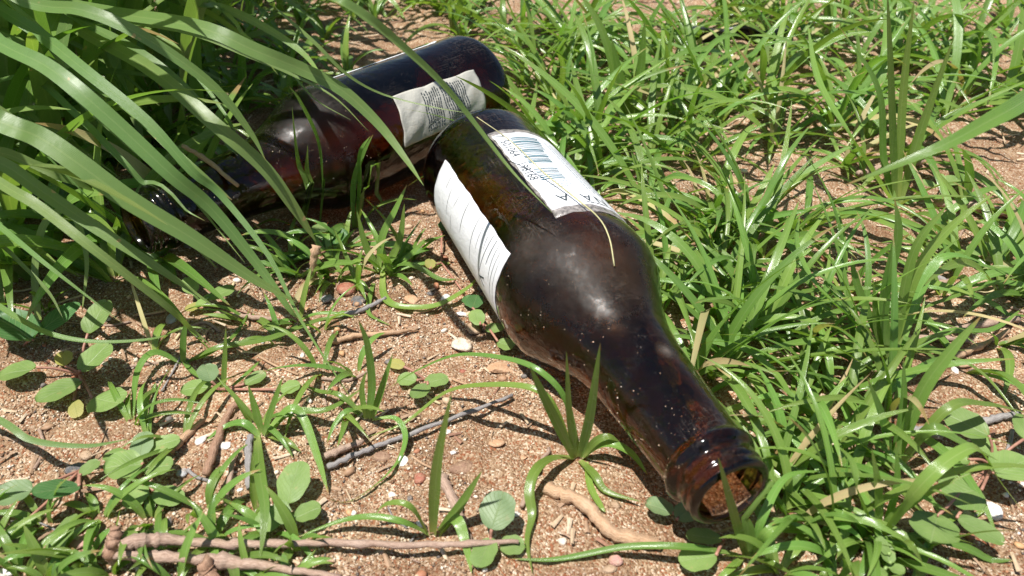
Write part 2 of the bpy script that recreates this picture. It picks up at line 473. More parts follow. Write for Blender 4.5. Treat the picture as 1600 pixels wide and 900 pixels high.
# loose grains and gravel: too many and too small to count
def scatter_lumps(name, n, rmin, rmax, mat, label, seed, near=True, zf=0.35, ico=False):
    rs = np.random.RandomState(seed)
    if ico:
        ph = (1 + 5 ** 0.5) / 2
        bv = np.array([(-1, ph, 0), (1, ph, 0), (-1, -ph, 0), (1, -ph, 0), (0, -1, ph), (0, 1, ph), (0, -1, -ph), (0, 1, -ph), (ph, 0, -1), (ph, 0, 1), (-ph, 0, -1), (-ph, 0, 1)]) / 1.9
        bf = np.array([(0, 11, 5), (0, 5, 1), (0, 1, 7), (0, 7, 10), (0, 10, 11), (1, 5, 9), (5, 11, 4), (11, 10, 2), (10, 7, 6), (7, 1, 8), (3, 9, 4), (3, 4, 2), (3, 2, 6), (3, 6, 8), (3, 8, 9), (4, 9, 5), (2, 4, 11), (6, 2, 10), (8, 6, 7), (9, 8, 1)])
    else:
        bv = np.array([(1, 0, 0), (-1, 0, 0), (0, 1, 0), (0, -1, 0), (0, 0, 1), (0, 0, -1)], float)
        bf = np.array([(0, 2, 4), (2, 1, 4), (1, 3, 4), (3, 0, 4), (2, 0, 5), (1, 2, 5), (3, 1, 5), (0, 3, 5)])
    # nearer ground is seen larger, so more of the grains lie there
    px = rs.uniform(-140, 1740, n); py = 1010 - rs.uniform(0, 1, n) ** 0.8 * 1010
    dx = (px - 800) / FPX; dyv = (450 - py) / FPX
    ddy = _cp + _sp * dyv; ddz = -_sp + _cp * dyv
    tt = -CAM_H / ddz
    x, y = dx * tt, ddy * tt
    # grains gather in drifts
    keep = vnoise(x * 26 + 4, y * 26 + 9) + 0.7 * vnoise(x * 85 + 1, y * 85 + 6) + rs.uniform(-0.22, 0.22, n) > -0.02
    x, y = x[keep], y[keep]; n = len(x)
    r = rmin + (rmax - rmin) * rs.uniform(0, 1, n) ** 2.6
    z = height(x, y) + r * zf
    ang = rs.uniform(0, 6.283, n); sc = rs.uniform(0.6, 1.15, (n, 3)) * np.array([1, 1, 0.72])
    jit = rs.uniform(0.6, 1.3, (n, len(bv), 1))
    P = bv[None] * jit * sc[:, None, :] * r[:, None, None]
    ca, sa = np.cos(ang)[:, None], np.sin(ang)[:, None]
    X = P[:, :, 0] * ca - P[:, :, 1] * sa + x[:, None]; Y = P[:, :, 0] * sa + P[:, :, 1] * ca + y[:, None]; Z = P[:, :, 2] + z[:, None]
    co = np.stack([X, Y, Z], -1).reshape(-1, 3).astype(np.float32)
    f = (bf[None] + (np.arange(n) * len(bv))[:, None, None]).reshape(-1, 3).astype(np.int32)
    me = bpy.data.meshes.new(name)
    me.vertices.add(len(co)); me.vertices.foreach_set('co', co.ravel())
    me.loops.add(f.size); me.loops.foreach_set('vertex_index', f.ravel())
    me.polygons.add(len(f)); me.polygons.foreach_set('loop_start', np.arange(0, f.size, 3, dtype=np.int32))
    me.update(calc_edges=True)
    o = link_mesh(name, me, mat)
    tag(o, label, name.replace('_', ' '), kind='stuff')
    return o
scatter_lumps('sand', 130000, 0.00025, 0.0009, M['grain'], 'loose coarse sand grains strewn over the soil', 3)
scatter_lumps('gravel', 1500, 0.0008, 0.0026, M['gravel'], 'scattered fine gravel and grit lying on the sand', 5, ico=True, zf=0.3)

# ------------------------------------------------------------------ bottles
LB, RB = 0.2245, 0.033
def pchip(xs, ys, q):
    xs, ys = np.array(xs, float), np.array(ys, float)
    h = np.diff(xs); d = np.diff(ys) / h
    m = np.zeros(len(xs)); m[0], m[-1] = d[0], d[-1]
    for i in range(1, len(xs) - 1):
        if d[i - 1] * d[i] > 0:
            w1, w2 = 2 * h[i] + h[i - 1], h[i] + 2 * h[i - 1]
            m[i] = (w1 + w2) / (w1 / d[i - 1] + w2 / d[i])
    i = np.clip(np.searchsorted(xs, q, side='right') - 1, 0, len(xs) - 2)
    t = (q - xs[i]) / h[i]
    return (2 * t**3 - 3 * t**2 + 1) * ys[i] + (t**3 - 2 * t**2 + t) * h[i] * m[i] + (-2 * t**3 + 3 * t**2) * ys[i + 1] + (t**3 - t**2) * h[i] * m[i + 1]
PS = [0.0, 0.006, 0.02, 0.045, 0.10, 0.11, 0.49, 0.505, 0.53, 0.56, 0.595, 0.63, 0.665, 0.70, 0.75, 0.80, 0.85, 0.90, 0.934, 0.940, 0.948, 0.956, 0.962, 0.969, 0.975, 0.980, 0.986, 0.990, 0.996, 1.0]
PR = [0.80, 0.88, 0.965, 1.0, 1.0, 0.985, 0.985, 1.0, 1.0, 0.965, 0.86, 0.745, 0.645, 0.570, 0.518, 0.488, 0.464, 0.444, 0.432, 0.456, 0.474, 0.456, 0.412, 0.406, 0.418, 0.420, 0.406, 0.408, 0.412, 0.386]
def prof(s): return pchip(PS, PR, np.asarray(s, float)) * RB

def inner_r(s): return float(prof(0.97 if s > 0.92 else s))
def bottle_mesh():
    so = np.unique(np.concatenate([np.linspace(0, 0.045, 10), np.linspace(0.045, 0.49, 14), np.linspace(0.49, 0.89, 40), np.linspace(0.89, 1.0, 64)]))
    outer = [(0.0, 0.0045), (RB * 0.45, 0.0040), (RB * 0.68, 0.0012)] + [(float(r), float(s) * LB) for s, r in zip(so, prof(so))]
    si = np.linspace(0.999, 0.035, 60)
    wall = np.interp(si, [0, 0.5, 0.85, 0.93, 1.0], [0.0028, 0.0026, 0.0028, 0.0028, 0.0027])
    inner = [(inner_r(s) - float(w), float(s) * LB) for s, w in zip(si, wall)]
    sm = np.array([p[0] for p in inner]); k = np.ones(5) / 5
    sm2 = np.convolve(np.pad(sm, 2, 'edge'), k, 'valid')
    inner = [(float(a), p[1]) for a, p in zip(sm2, inner)]
    inner += [(RB * 0.82, 0.0062), (RB * 0.6, 0.0062), (RB * 0.3, 0.0078), (0.0, 0.0085)]
    pr = outer + [((outer[-1][0] + inner[0][0]) / 2, LB + 0.0004)] + inner
    n = 112
    vs, fs = [], []
    rows = []
    for (r, z) in pr:
        if r < 1e-6:
            rows.append([len(vs)]); vs.append((0, 0, z))
        else:
            rows.append(list(range(len(vs), len(vs) + n)))
            vs += [(r * math.cos(6.283185307 * j / n), r * math.sin(6.283185307 * j / n), z) for j in range(n)]
    for a, b in zip(rows, rows[1:]):
        for j in range(n):
            k2 = (j + 1) % n
            if len(a) == 1: fs.append((a[0], b[k2], b[j]))
            elif len(b) == 1: fs.append((a[j], a[k2], b[0]))
            else: fs.append((a[j], a[k2], b[k2], b[j]))
    return mesh('bottle_glass', vs, fs)

def patch(name, s0, s1, t0, t1, off, thick=0.0, ns=None, nt=None, edge=None, rnd=None):
    """a sheet that hugs the bottle between heights s0..s1 and angles t0..t1 (degrees)"""
    ns = ns or max(1, int(abs(s1 - s0) * 60)); nt = nt or max(1, int(abs(t1 - t0) / 4))
    vs, fs = [], []
    for layer in ((off, off - thick) if thick else (off,)):
        for i in range(ns + 1):
            for j in range(nt + 1):
                s, t = s0 + (s1 - s0) * i / ns, t0 + (t1 - t0) * j / nt
                o2 = layer
                if edge:
                    s, t, o2 = edge(s, t, i / ns, j / nt, layer)
                r = float(prof(min(max(s, 0.0), 1.0))) + o2
                vs.append((r * math.cos(R(t)), r * math.sin(R(t)), s * LB))
    w = nt + 1
    flip = (s1 > s0) == (t1 > t0)
    for i in range(ns):
        for j in range(nt):
            q = (i * w + j, i * w + j + 1, (i + 1) * w + j + 1, (i + 1) * w + j)
            fs.append(q if flip else q[::-1])
    if thick:
        b = (ns + 1) * w
        for i in range(ns):
            for j in range(nt):
                q = (b + i * w + j, b + (i + 1) * w + j, b + (i + 1) * w + j + 1, b + i * w + j + 1)
                fs.append(q if flip else q[::-1])
        ring = [j for j in range(w)] + [i * w + nt for i in range(1, ns + 1)] + [ns * w + j for j in range(nt - 1, -1, -1)] + [i * w for i in range(ns - 1, 0, -1)]
        for a, c in zip(ring, ring[1:] + ring[:1]):
            q = (a, b + a, b + c, c)
            fs.append(q if flip else q[::-1])
    return mesh(name, vs, fs)

def join_meshes(name, ms):
    vs, fs = [], []
    for m_ in ms:
        o = len(vs)
        vs += [v.co[:] for v in m_.vertices]; fs += [tuple(i + o for i in p.vertices) for p in m_.polygons]
        bpy.data.meshes.remove(m_)
    return mesh(name, vs, fs)

def text_mesh(name, body, size, to_st, off):
    """print wrapped on the glass: to_st maps flat (x, y) in metres to (height fraction, degrees)"""
    cu = bpy.data.curves.new('txt', 'FONT'); cu.body = body; cu.size = size; cu.resolution_u = 2
    ob = bpy.data.objects.new('txt', cu); col.objects.link(ob)
    dg = bpy.context.evaluated_depsgraph_get()
    m0 = bpy.data.meshes.new_from_object(ob.evaluated_get(dg))
    vs = []
    for v in m0.vertices:
        s, t = to_st(v.co.x, v.co.y)
        r = float(prof(s)) + off
        vs.append((r * math.cos(R(t)), r * math.sin(R(t)), s * LB))
    fs = [tuple(p.vertices) for p in m0.polygons]
    bpy.data.objects.remove(ob); bpy.data.curves.remove(cu); bpy.data.meshes.remove(m0)
    return mesh(name, vs, fs, smooth=False)

def bottle_root(base, yaw, tilt):
    a = Vector((math.cos(yaw) * math.cos(tilt), math.sin(yaw) * math.cos(tilt), math.sin(tilt)))
    X = Vector((0, 0, 1)).cross(a).normalized(); Y = a.cross(X)
    m_ = Matrix((X, Y, a)).transposed().to_4x4(); m_.translation = base
    o = empty('beer_bottle'); o.matrix_world = m_
    return o

DEG = 1.0 / (RB * 0.985) * 57.29578      # degrees of turn per metre round the body
gm = bottle_mesh()
b1 = bottle_root((-0.0161, 0.3585, RB + 0.002), YAW1, -0.0155)
tag(b1, 'brown glass beer bottle with barcode label, its open mouth toward the camera', 'bottle')
link_mesh('glass_body', gm, M['glass1'], b1)
def wavy(amp_s, amp_t, seed, curl=0.0):
    rs = random.Random(seed); ph = [rs.uniform(0, 6.28) for _ in range(6)]
    def f(s, t, a, b, off):
        s2 = s + amp_s * (math.sin(b * 17 + ph[0]) + 0.6 * math.sin(b * 41 + ph[1])) * (abs(a - 0.5) * 2) ** 6
        t2 = t + amp_t * (math.sin(a * 19 + ph[2]) + 0.6 * math.sin(a * 53 + ph[3])) * (abs(b - 0.5) * 2) ** 6
        e = max(abs(a - 0.5), abs(b - 0.5)) * 2
        o2 = off + curl * max(0, e - 0.8) * 5 * (0.5 + 0.5 * math.sin(a * 9 + b * 7 + ph[4]))
        return s2, t2, o2
    return f
lab = link_mesh('barcode_label', patch('barcode_label', 0.158, 0.464, 34, 101.5, 0.00032, 0.0002, 46, 26, wavy(0.0012, 0.45, 4)), M['paper'], b1)
link_mesh('label_film', patch('label_film', 0.140, 0.487, 30, 103, 0.00014, 0.0001, 40, 22, wavy(0.0015, 0.4, 9)), M['film'], b1)
# the bars, stacked along the bottle; teal where the ink has faded
rs = random.Random(12)
bars, s = [], 0.182
while s < 0.362:
    w = rs.choice([0.0013, 0.0013, 0.0024, 0.0036])
    faded = s > 0.30 and s < 0.318
    if not faded:
        e = 66 if s < 0.24 else 69
        bars.append(patch('bar', s, s + w, 90 + rs.uniform(-0.6, 0.6) + (s - 0.18) * 16, e + rs.uniform(-0.6, 0.6) + (s - 0.18) * 30, 0.00042, ns=1, nt=8))
    s += w + rs.choice([0.0016, 0.0025, 0.0042])
link_mesh('barcode', join_meshes('barcode', bars), M['ink_teal'], lab)
for body, s0, th in (('7', 0.160, 98.3), ('501064', 0.186, 97.4), ('198168', 0.284, 98.6)):
    link_mesh('barcode_number', text_mesh('barcode_number', body, 0.0056, lambda x, y, s0=s0, th=th: (s0 + x / LB * 0.98, th + 1.6 - y * DEG), 0.00042), M['ink'], lab)
link_mesh('large_letter', text_mesh('large_letter', 'A', 0.0078, lambda x, y: (0.424 + y / LB, 84 + x * DEG), 0.00042), M['ink'], lab)
link_mesh('large_letter', text_mesh('large_letter', 'A', 0.0078, lambda x, y: (0.426 + y / LB, 66 + x * DEG), 0.00042), M['ink'], lab)
link_mesh('large_letter', text_mesh('large_letter', 'N', 0.0078, lambda x, y: (0.426 + y / LB, 53 + x * DEG), 0.00042), M['ink'], lab)
def dashes(name, rows, seed, wmin, wmax, along='t', gap=0.8):
    """print too small to read in the photograph: rows of broken marks"""
    rs = random.Random(seed); out = []
    for (s0, s1, t0, t1) in rows:
        if along == 't':
            t = t0
            while t < t1:
                w = rs.uniform(wmin, wmax)
                out.append(patch('d', s0 + rs.uniform(0, 0.0008), s1 - rs.uniform(0, 0.0008), t, min(t1, t + w), 0.00042, ns=1, nt=1)); t += w + rs.uniform(0.3, 1.0) * gap
        else:
            s = s0
            while s < s1:
                w = rs.uniform(wmin, wmax)
                out.append(patch('d', s, min(s1, s + w), t0 + rs.uniform(0, 0.4), t1 - rs.uniform(0, 0.4), 0.00042, ns=1, nt=1)); s += w + rs.uniform(0.3, 1.0) * gap
    return join_meshes(name, out)
link_mesh('fine_print', dashes('fine_print', [(0.372 + k * 0.0105, 0.3765 + k * 0.0105, 72 + k, 93 - k) for k in range(3)], 5, 0.8, 2.2), M['ink_grey'], lab)
link_mesh('fine_print', dashes('fine_print', [(0.19 + k * 0.006, 0.40 + k * 0.004, 59.5 - k * 4.2, 61.2 - k * 4.2) for k in range(5)], 6, 0.003, 0.011, 's', 0.004), M['ink_grey'], lab)
link_mesh('fine_print', dashes('fine_print', [(0.4525, 0.457, 48, 74)], 8, 0.6, 1.6), M['ink'], lab)
lab2 = link_mesh('front_label', patch('front_label', 0.117, 0.488, 143, 232, 0.00032, 0.0002, 46, 30, wavy(0.0010, 0.35, 6)), M['paper'], b1)
sc = []
rs = random.Random(5)
for (s, a, b, w) in [(0.175, 146, 158, .0011), (0.20, 150, 178, .0010), (0.285, 144, 172, .0016), (0.345, 145, 182, .0014), (0.372, 146, 168, .0010), (0.40, 144, 160, .0010), (0.415, 144.5, 178, .0018),
                     (0.432, 145, 166, .0020), (0.446, 146, 175, .0014), (0.46, 148, 186, .0014), (0.472, 150, 190, .0010), (0.24, 150, 163, .0008), (0.23, 168, 190, .0009)]:
    k = rs.uniform(-0.010, 0.006)
    sc.append(patch('crease', s, s + w, a, b, 0.00040, ns=1, nt=14, edge=lambda s_, t, i, j, o, k=k: (s_ + k * j * j + (0.5 - i) * 0.0008 * (2 * j - 1) ** 2, t, o)))
link_mesh('crease_line', join_meshes('crease_line', sc), M['ink'], lab2)
link_mesh('large_letter', text_mesh('large_letter', 'V', 0.0085, lambda x, y: (0.405 + y / LB, 177 + x * DEG), 0.00042), M['ink'], lab2)

b2 = bottle_root((-0.0224, 0.4651, RB + 0.002), YAW2, 0.0038)
tag(b2, 'brown glass beer bottle lying behind the other, half hidden by wide grass blades', 'bottle')
link_mesh('glass_body', gm.copy(), None, b2)
b2.children[0].data.materials.clear(); b2.children[0].data.materials.append(M['glass2'])
link_mesh('front_label', patch('front_label', 0.10, 0.466, 107, 188, 0.00032, 0.0002, 40, 28, wavy(0.001, 0.4, 16)), M['paper'], b2)
def torn(s, t, a, b, off):
    bulge = 0.0006 * math.sin(a * 8 + 1) * math.sin(b * 5) + 0.0004 * math.sin(a * 21 + b * 9)
    t2 = t - 5 * (1 - a) * b + 0.5 * math.sin(a * 17) * b
    s2 = s + 0.02 * (1 - b) * (1 if a > 0.5 else 0.2) + 0.0012 * math.sin(b * 15)
    return s2, t2, off + abs(bulge) * 0.8
lab3 = link_mesh('torn_back_label', patch('torn_back_label', 0.118, 0.388, 2, 50, 0.0003, 0.0002, 44, 30, torn), M['paper_old'], b2)
def torn_off(s, t):
    a, b = (s - 0.118) / 0.270, (t - 2) / 48.0
    return torn(s, t, a, b, 0.00052)
out = []
rs = random.Random(3)
for k in range(19):
    s = 0.175 + k * 0.0072
    t = 7.0
    while t < 44:
        w = rs.uniform(1.0, 3.0)
        out.append(patch('d', s, s + 0.0034, t, t + w, 0.0006, ns=1, nt=1, edge=lambda s_, t_, i, j, o: torn_off(s_, t_))); t += w + rs.uniform(0.6, 1.6)
link_mesh('fine_print', join_meshes('fine_print', out), M['ink'], lab3)

# dry soil clinging inside the mouth and specks of sand on the glass
def soil_in_neck(root, s0, s1, tc, half, seed, depth=0.0035):
    rs = np.random.RandomState(seed)
    ns, nt = 26, 16
    vs, fs = [], []
    for lay in (0, 1):
        for i in range(ns + 1):
            for j in range(nt + 1):
                a, b = i / ns, j / nt
                s = s0 + (s1 - s0) * a; t = tc + (2 * b - 1) * half
                r_in = min(inner_r(s), inner_r(0.95)) - 0.0037
                d = 0.0 if lay else depth * (1 - (2 * b - 1) ** 2) * (0.35 + 0.65 * math.sin(math.pi * min(1, a * 1.3 + 0.12))) + rs.uniform(0, 0.0007)
                r = r_in - d
                vs.append((r * math.cos(R(t)), r * math.sin(R(t)), s * LB))
    w = nt + 1; o2 = (ns + 1) * w
    for i in range(ns):
        for j in range(nt):
            q = (i * w + j, i * w + j + 1, (i + 1) * w + j + 1, (i + 1) * w + j)
            fs.append(q); fs.append(tuple(o2 + x for x in q[::-1]))
    ring = [j for j in range(w)] + [i * w + nt for i in range(1, ns + 1)] + [ns * w + j for j in range(nt - 1, -1, -1)] + [i * w for i in range(ns - 1, 0, -1)]
    for a, c in zip(ring, ring[1:] + ring[:1]): fs.append((a, o2 + a, o2 + c, c))
    return link_mesh('sand_in_mouth', mesh('sand_in_mouth', vs, fs), M['sand'], root)
soil_in_neck(b1, 0.90, 0.998, 285, 46, 4, 0.0034)
def specks(root, n, seed, t_lo, t_hi):
    rs = np.random.RandomState(seed); vs, fs = [], []
    for _ in range(n):
        s = 0.5 + 0.48 * rs.rand(); t = t_lo + (t_hi - t_lo) * rs.rand() ** 0.8
        if rs.rand() > 0.3 + 0.7 * (math.sin(s * 40) * math.sin(t * 0.14) > -0.2): continue
        r = float(prof(s)); q = rs.uniform(0.00008, 0.00026) * (1.5 if rs.rand() < 0.1 else 1)
        c = np.array([r * math.cos(R(t)), r * math.sin(R(t)), s * LB]); b = len(vs)
        for d in ((1, 0, 0), (-1, 0, 0), (0, 1, 0), (0, -1, 0), (0, 0, 1), (0, 0, -1)): vs.append(c + np.array(d) * q * rs.uniform(0.6, 1.5))
        fs += [tuple(b + i for i in f) for f in ((0, 2, 4), (2, 1, 4), (1, 3, 4), (3, 0, 4), (2, 0, 5), (1, 2, 5), (3, 1, 5), (0, 3, 5))]
    o = link_mesh('sand_specks', mesh('sand_specks', vs, fs, False), M['grain'], root)
    tag(o, kind='stuff')
specks(b1, 210, 8, 100, 218)
specks(b2, 300, 9, -40, 80)

# ------------------------------------------------------------------ grass
def catmull(pts, n):
    P = [Vector(p) for p in pts]
    P = [P[0] * 2 - P[1]] + P + [P[-1] * 2 - P[-2]]
    seg = len(P) - 3; out = []
    for i in range(n + 1):
        t = i / n * seg; k = min(int(t), seg - 1); f = t - k
        a, b, c, d = P[k:k + 4]
        out.append(0.5 * ((2 * b) + (c - a) * f + (2 * a - 5 * b + 4 * c - d) * f * f + (3 * b - a - 3 * c + d) * f ** 3))
    return out

def wprof(v, base=0.55, peak=0.28, tipk=2.0):
    a = base + (1 - base) * min(1.0, v / peak) ** 0.8
    return a * max(0.0, 1 - max(0.0, (v - peak) / (1 - peak)) ** tipk) ** 0.9 + 0.02

def ribbon(name, line, width, fold=0.25, roll=0.0, twist=0.0, na=2, base=0.55, peak=0.28, tipk=2.0, face=None, ripple=0.0, seed=0):
    """a grass leaf along a 3-D line: folded at the midrib, tapering, twisting"""
    n = len(line) - 1
    vs, fs, uv = [], [], []
    rs = random.Random(seed); ph = rs.uniform(0, 6.28); ph2 = rs.uniform(0, 6.28)
    prev = None
    o0 = line[0]
    for i, p in enumerate(line):
        tg = (line[min(n, i + 1)] - line[max(0, i - 1)])
        if tg.length < 1e-9: tg = Vector((0, 0, 1))
        tg.normalize()
        ref = face if face is not None else Vector((0, 0, 1))
        nr = ref - tg * ref.dot(tg)
        if nr.length < 0.25:
            nr = prev - tg * prev.dot(tg) if prev is not None else Vector((0, -1, 0.2)) - tg * Vector((0, -1, 0.2)).dot(tg)
        nr.normalize()
        if prev is not None:
            pr = prev - tg * prev.dot(tg)
            if pr.length > 1e-6:
                pr.normalize()
                nr = (nr * 0.35 + pr * 0.65)
                if nr.length < 1e-3: nr = pr
                nr.normalize()
        prev = nr.copy()
        v = i / n
        q = Quaternion(tg, roll + twist * v)
        nv = q @ nr; sd = tg.cross(nv)
        w = width * wprof(v, base, peak, tipk)
        fo = fold * (1.3 - 0.8 * v)
        for j in range(na + 1):
            a = j / na * 2 - 1
            e = abs(a)
            lift = (e * fo - 0.10 * fo) * w * 0.5 + ripple * w * math.sin(v * 23 + ph + a * 2) * e
            vs.append(p + sd * (a * w * 0.5 * math.cos(fo * 0.9)) + nv * lift - o0)
            uv.append((j / na, v))
    m_ = na + 1
    for i in range(n):
        for j in range(na):
            fs.append((i * m_ + j, i * m_ + j + 1, (i + 1) * m_ + j + 1, (i + 1) * m_ + j))
    return mesh(name, vs, fs, True, uv), o0

def blade(root, line, width, mat, **kw):
    me, o0 = ribbon('leaf', line, width, **kw)
    return link_mesh('leaf', me, M[mat], root, o0 - root.location)

def grow(base, az, el, length, bend, sway, n=13, droop=1.0, floor=0.0012):
    """a leaf that leaves the foot at elevation el and bends over under its weight"""
    pts = [base.copy()]; p = base.copy(); st = length / n
    for i in range(n):
        f = (i + 1) / n
        e = el - bend * f ** 1.25 * droop
        a = az + sway * f
        d = Vector((math.cos(a) * math.cos(e), math.sin(a) * math.cos(e), math.sin(e)))
        p = p + d * st
        g = gz(p.x, p.y) + floor
        if p.z < g: p.z = g + 0.0004 * math.sin(i * 2.1)
        pts.append(p.copy())
    return pts

# bottle keep-out for leaves: push points out of the glass
BOT = []
for o in (b1, b2):
    m_ = o.matrix_world; BOT.append((m_.translation.copy(), Vector(m_.col[2][:3])))
def clear_bottle(pts, margin=0.0015):
    out = []
    for p in pts:
        q = p.copy()
        for (b, a) in BOT:
            d = q - b; s = d.dot(a) / LB
            if -0.02 < s < 1.02:
                c = b + a * (s * LB); r = q - c; rr = float(prof(min(max(s, 0.05), 1.0))) + margin
                if r.length < rr:
                    r = r.normalized() if r.length > 1e-5 else Vector((0, 0, 1))
                    if r.z < -0.2: r = Vector((r.x, r.y, 0.0)).normalized()
                    q = c + r * rr
        out.append(q)
    return out
def in_bottle(p, pad=0.006):
    for (b, a) in BOT:
        d = Vector((p.x - b.x, p.y - b.y, 0)); a2 = Vector((a.x, a.y, 0)).normalized()
        s = d.dot(a2) / LB
        if -0.03 < s < 1.03 and (d - a2 * (s * LB)).length < float(prof(min(max(s, 0.05), 1.0))) + pad: return True
    return False

GN = [0]
def random_tuft(p, n, lmin, lmax, rs, label, group, wmin=0.0030, wmax=0.0056, el=(0.55, 1.42), bend=(0.4, 2.1), mat=None, az0=None, azs=math.pi):
    t = empty('grass_tuft', p); GN[0] += 1
    tag(t, label, 'grass tuft', group)
    for k in range(n):
        az = (az0 if az0 is not None else rs.uniform(-math.pi, math.pi)) + rs.uniform(-azs, azs) * (1 if az0 is not None else 0)
        L = rs.uniform(lmin, lmax) * (1.0 if rs.random() < 0.8 else 0.55)
        e = rs.uniform(*el)
        b = p + Vector((math.cos(az), math.sin(az), 0)) * rs.uniform(0.0005, 0.003)
        b.z = gz(b.x, b.y) - 0.001
        raw = grow(b, az, e, L, rs.uniform(*bend), rs.uniform(-0.5, 0.5), n=15)
        ln = clear_bottle(raw)
        hit = [i for i, (q0, q1) in enumerate(zip(raw, ln)) if (q0 - q1).length > 0.0018]
        if hit:
            if hit[0] < 6: continue
            ln = catmull(ln[:hit[0]], 12)
        blade(t, ln, rs.uniform(wmin, wmax), mat or (('blade_dry' if rs.random() < 0.22 else 'blade2') if rs.random() < 0.18 else 'blade'), fold=rs.uniform(0.25, 0.6), roll=rs.uniform(-0.35, 0.35), twist=rs.uniform(-0.9, 0.9), base=0.5, peak=rs.uniform(0.2, 0.4), tipk=rs.uniform(1.5, 2.4), seed=rs.randint(0, 9999))
    return t

def hero_tuft(name, base_px, blades, label, group=None, cat='grass tuft', mat='blade', root_at=None):
    """a tuft whose leaves follow the photograph: points (px, py) lie in the leaning plane, (px, py, mm) at that height"""
    b0 = root_at or GG(*base_px)
    t = empty(name, b0)
    tag(t, label, cat, group)
    for i, spec in enumerate(blades):
        w, pts, k, opt = spec[0], spec[1], (spec[2] if len(spec) > 2 else 0.0), (spec[3] if len(spec) > 3 else {})
        P = []
        for j, q in enumerate(pts):
            if isinstance(q, Vector): p = q
            elif len(q) == 3:
                p = G(q[0], q[1], q[2] / 1000.0)
                g = gz(p.x, p.y)
                if p.z < g + 0.0015: p = G(q[0], q[1], g + 0.0015)
            else:
                p = V(q[0], q[1], b0, k)
                g = gz(p.x, p.y)
                if p.z < g - 0.001: p = G(q[0], q[1], g + 0.001)
            P.append(p)
        n = opt.get('n', max(12, 5 * len(pts)))
        ln = clear_bottle(catmull(P, n)) if opt.get('clear', True) else catmull(P, n)
        mid = ln[len(ln) // 2]
        o2 = {kk: vv for kk, vv in opt.items() if kk not in ('n', 'mat', 'clear')}
        if all(len(q) == 2 for q in pts): o2.setdefault('face', Vector((-0.1, -0.55, 0.83)))
        o2.setdefault('fold', 0.35); o2.setdefault('seed', i)
        blade(t, ln, w / ppm(mid), opt.get('mat', mat), **o2)
    return t

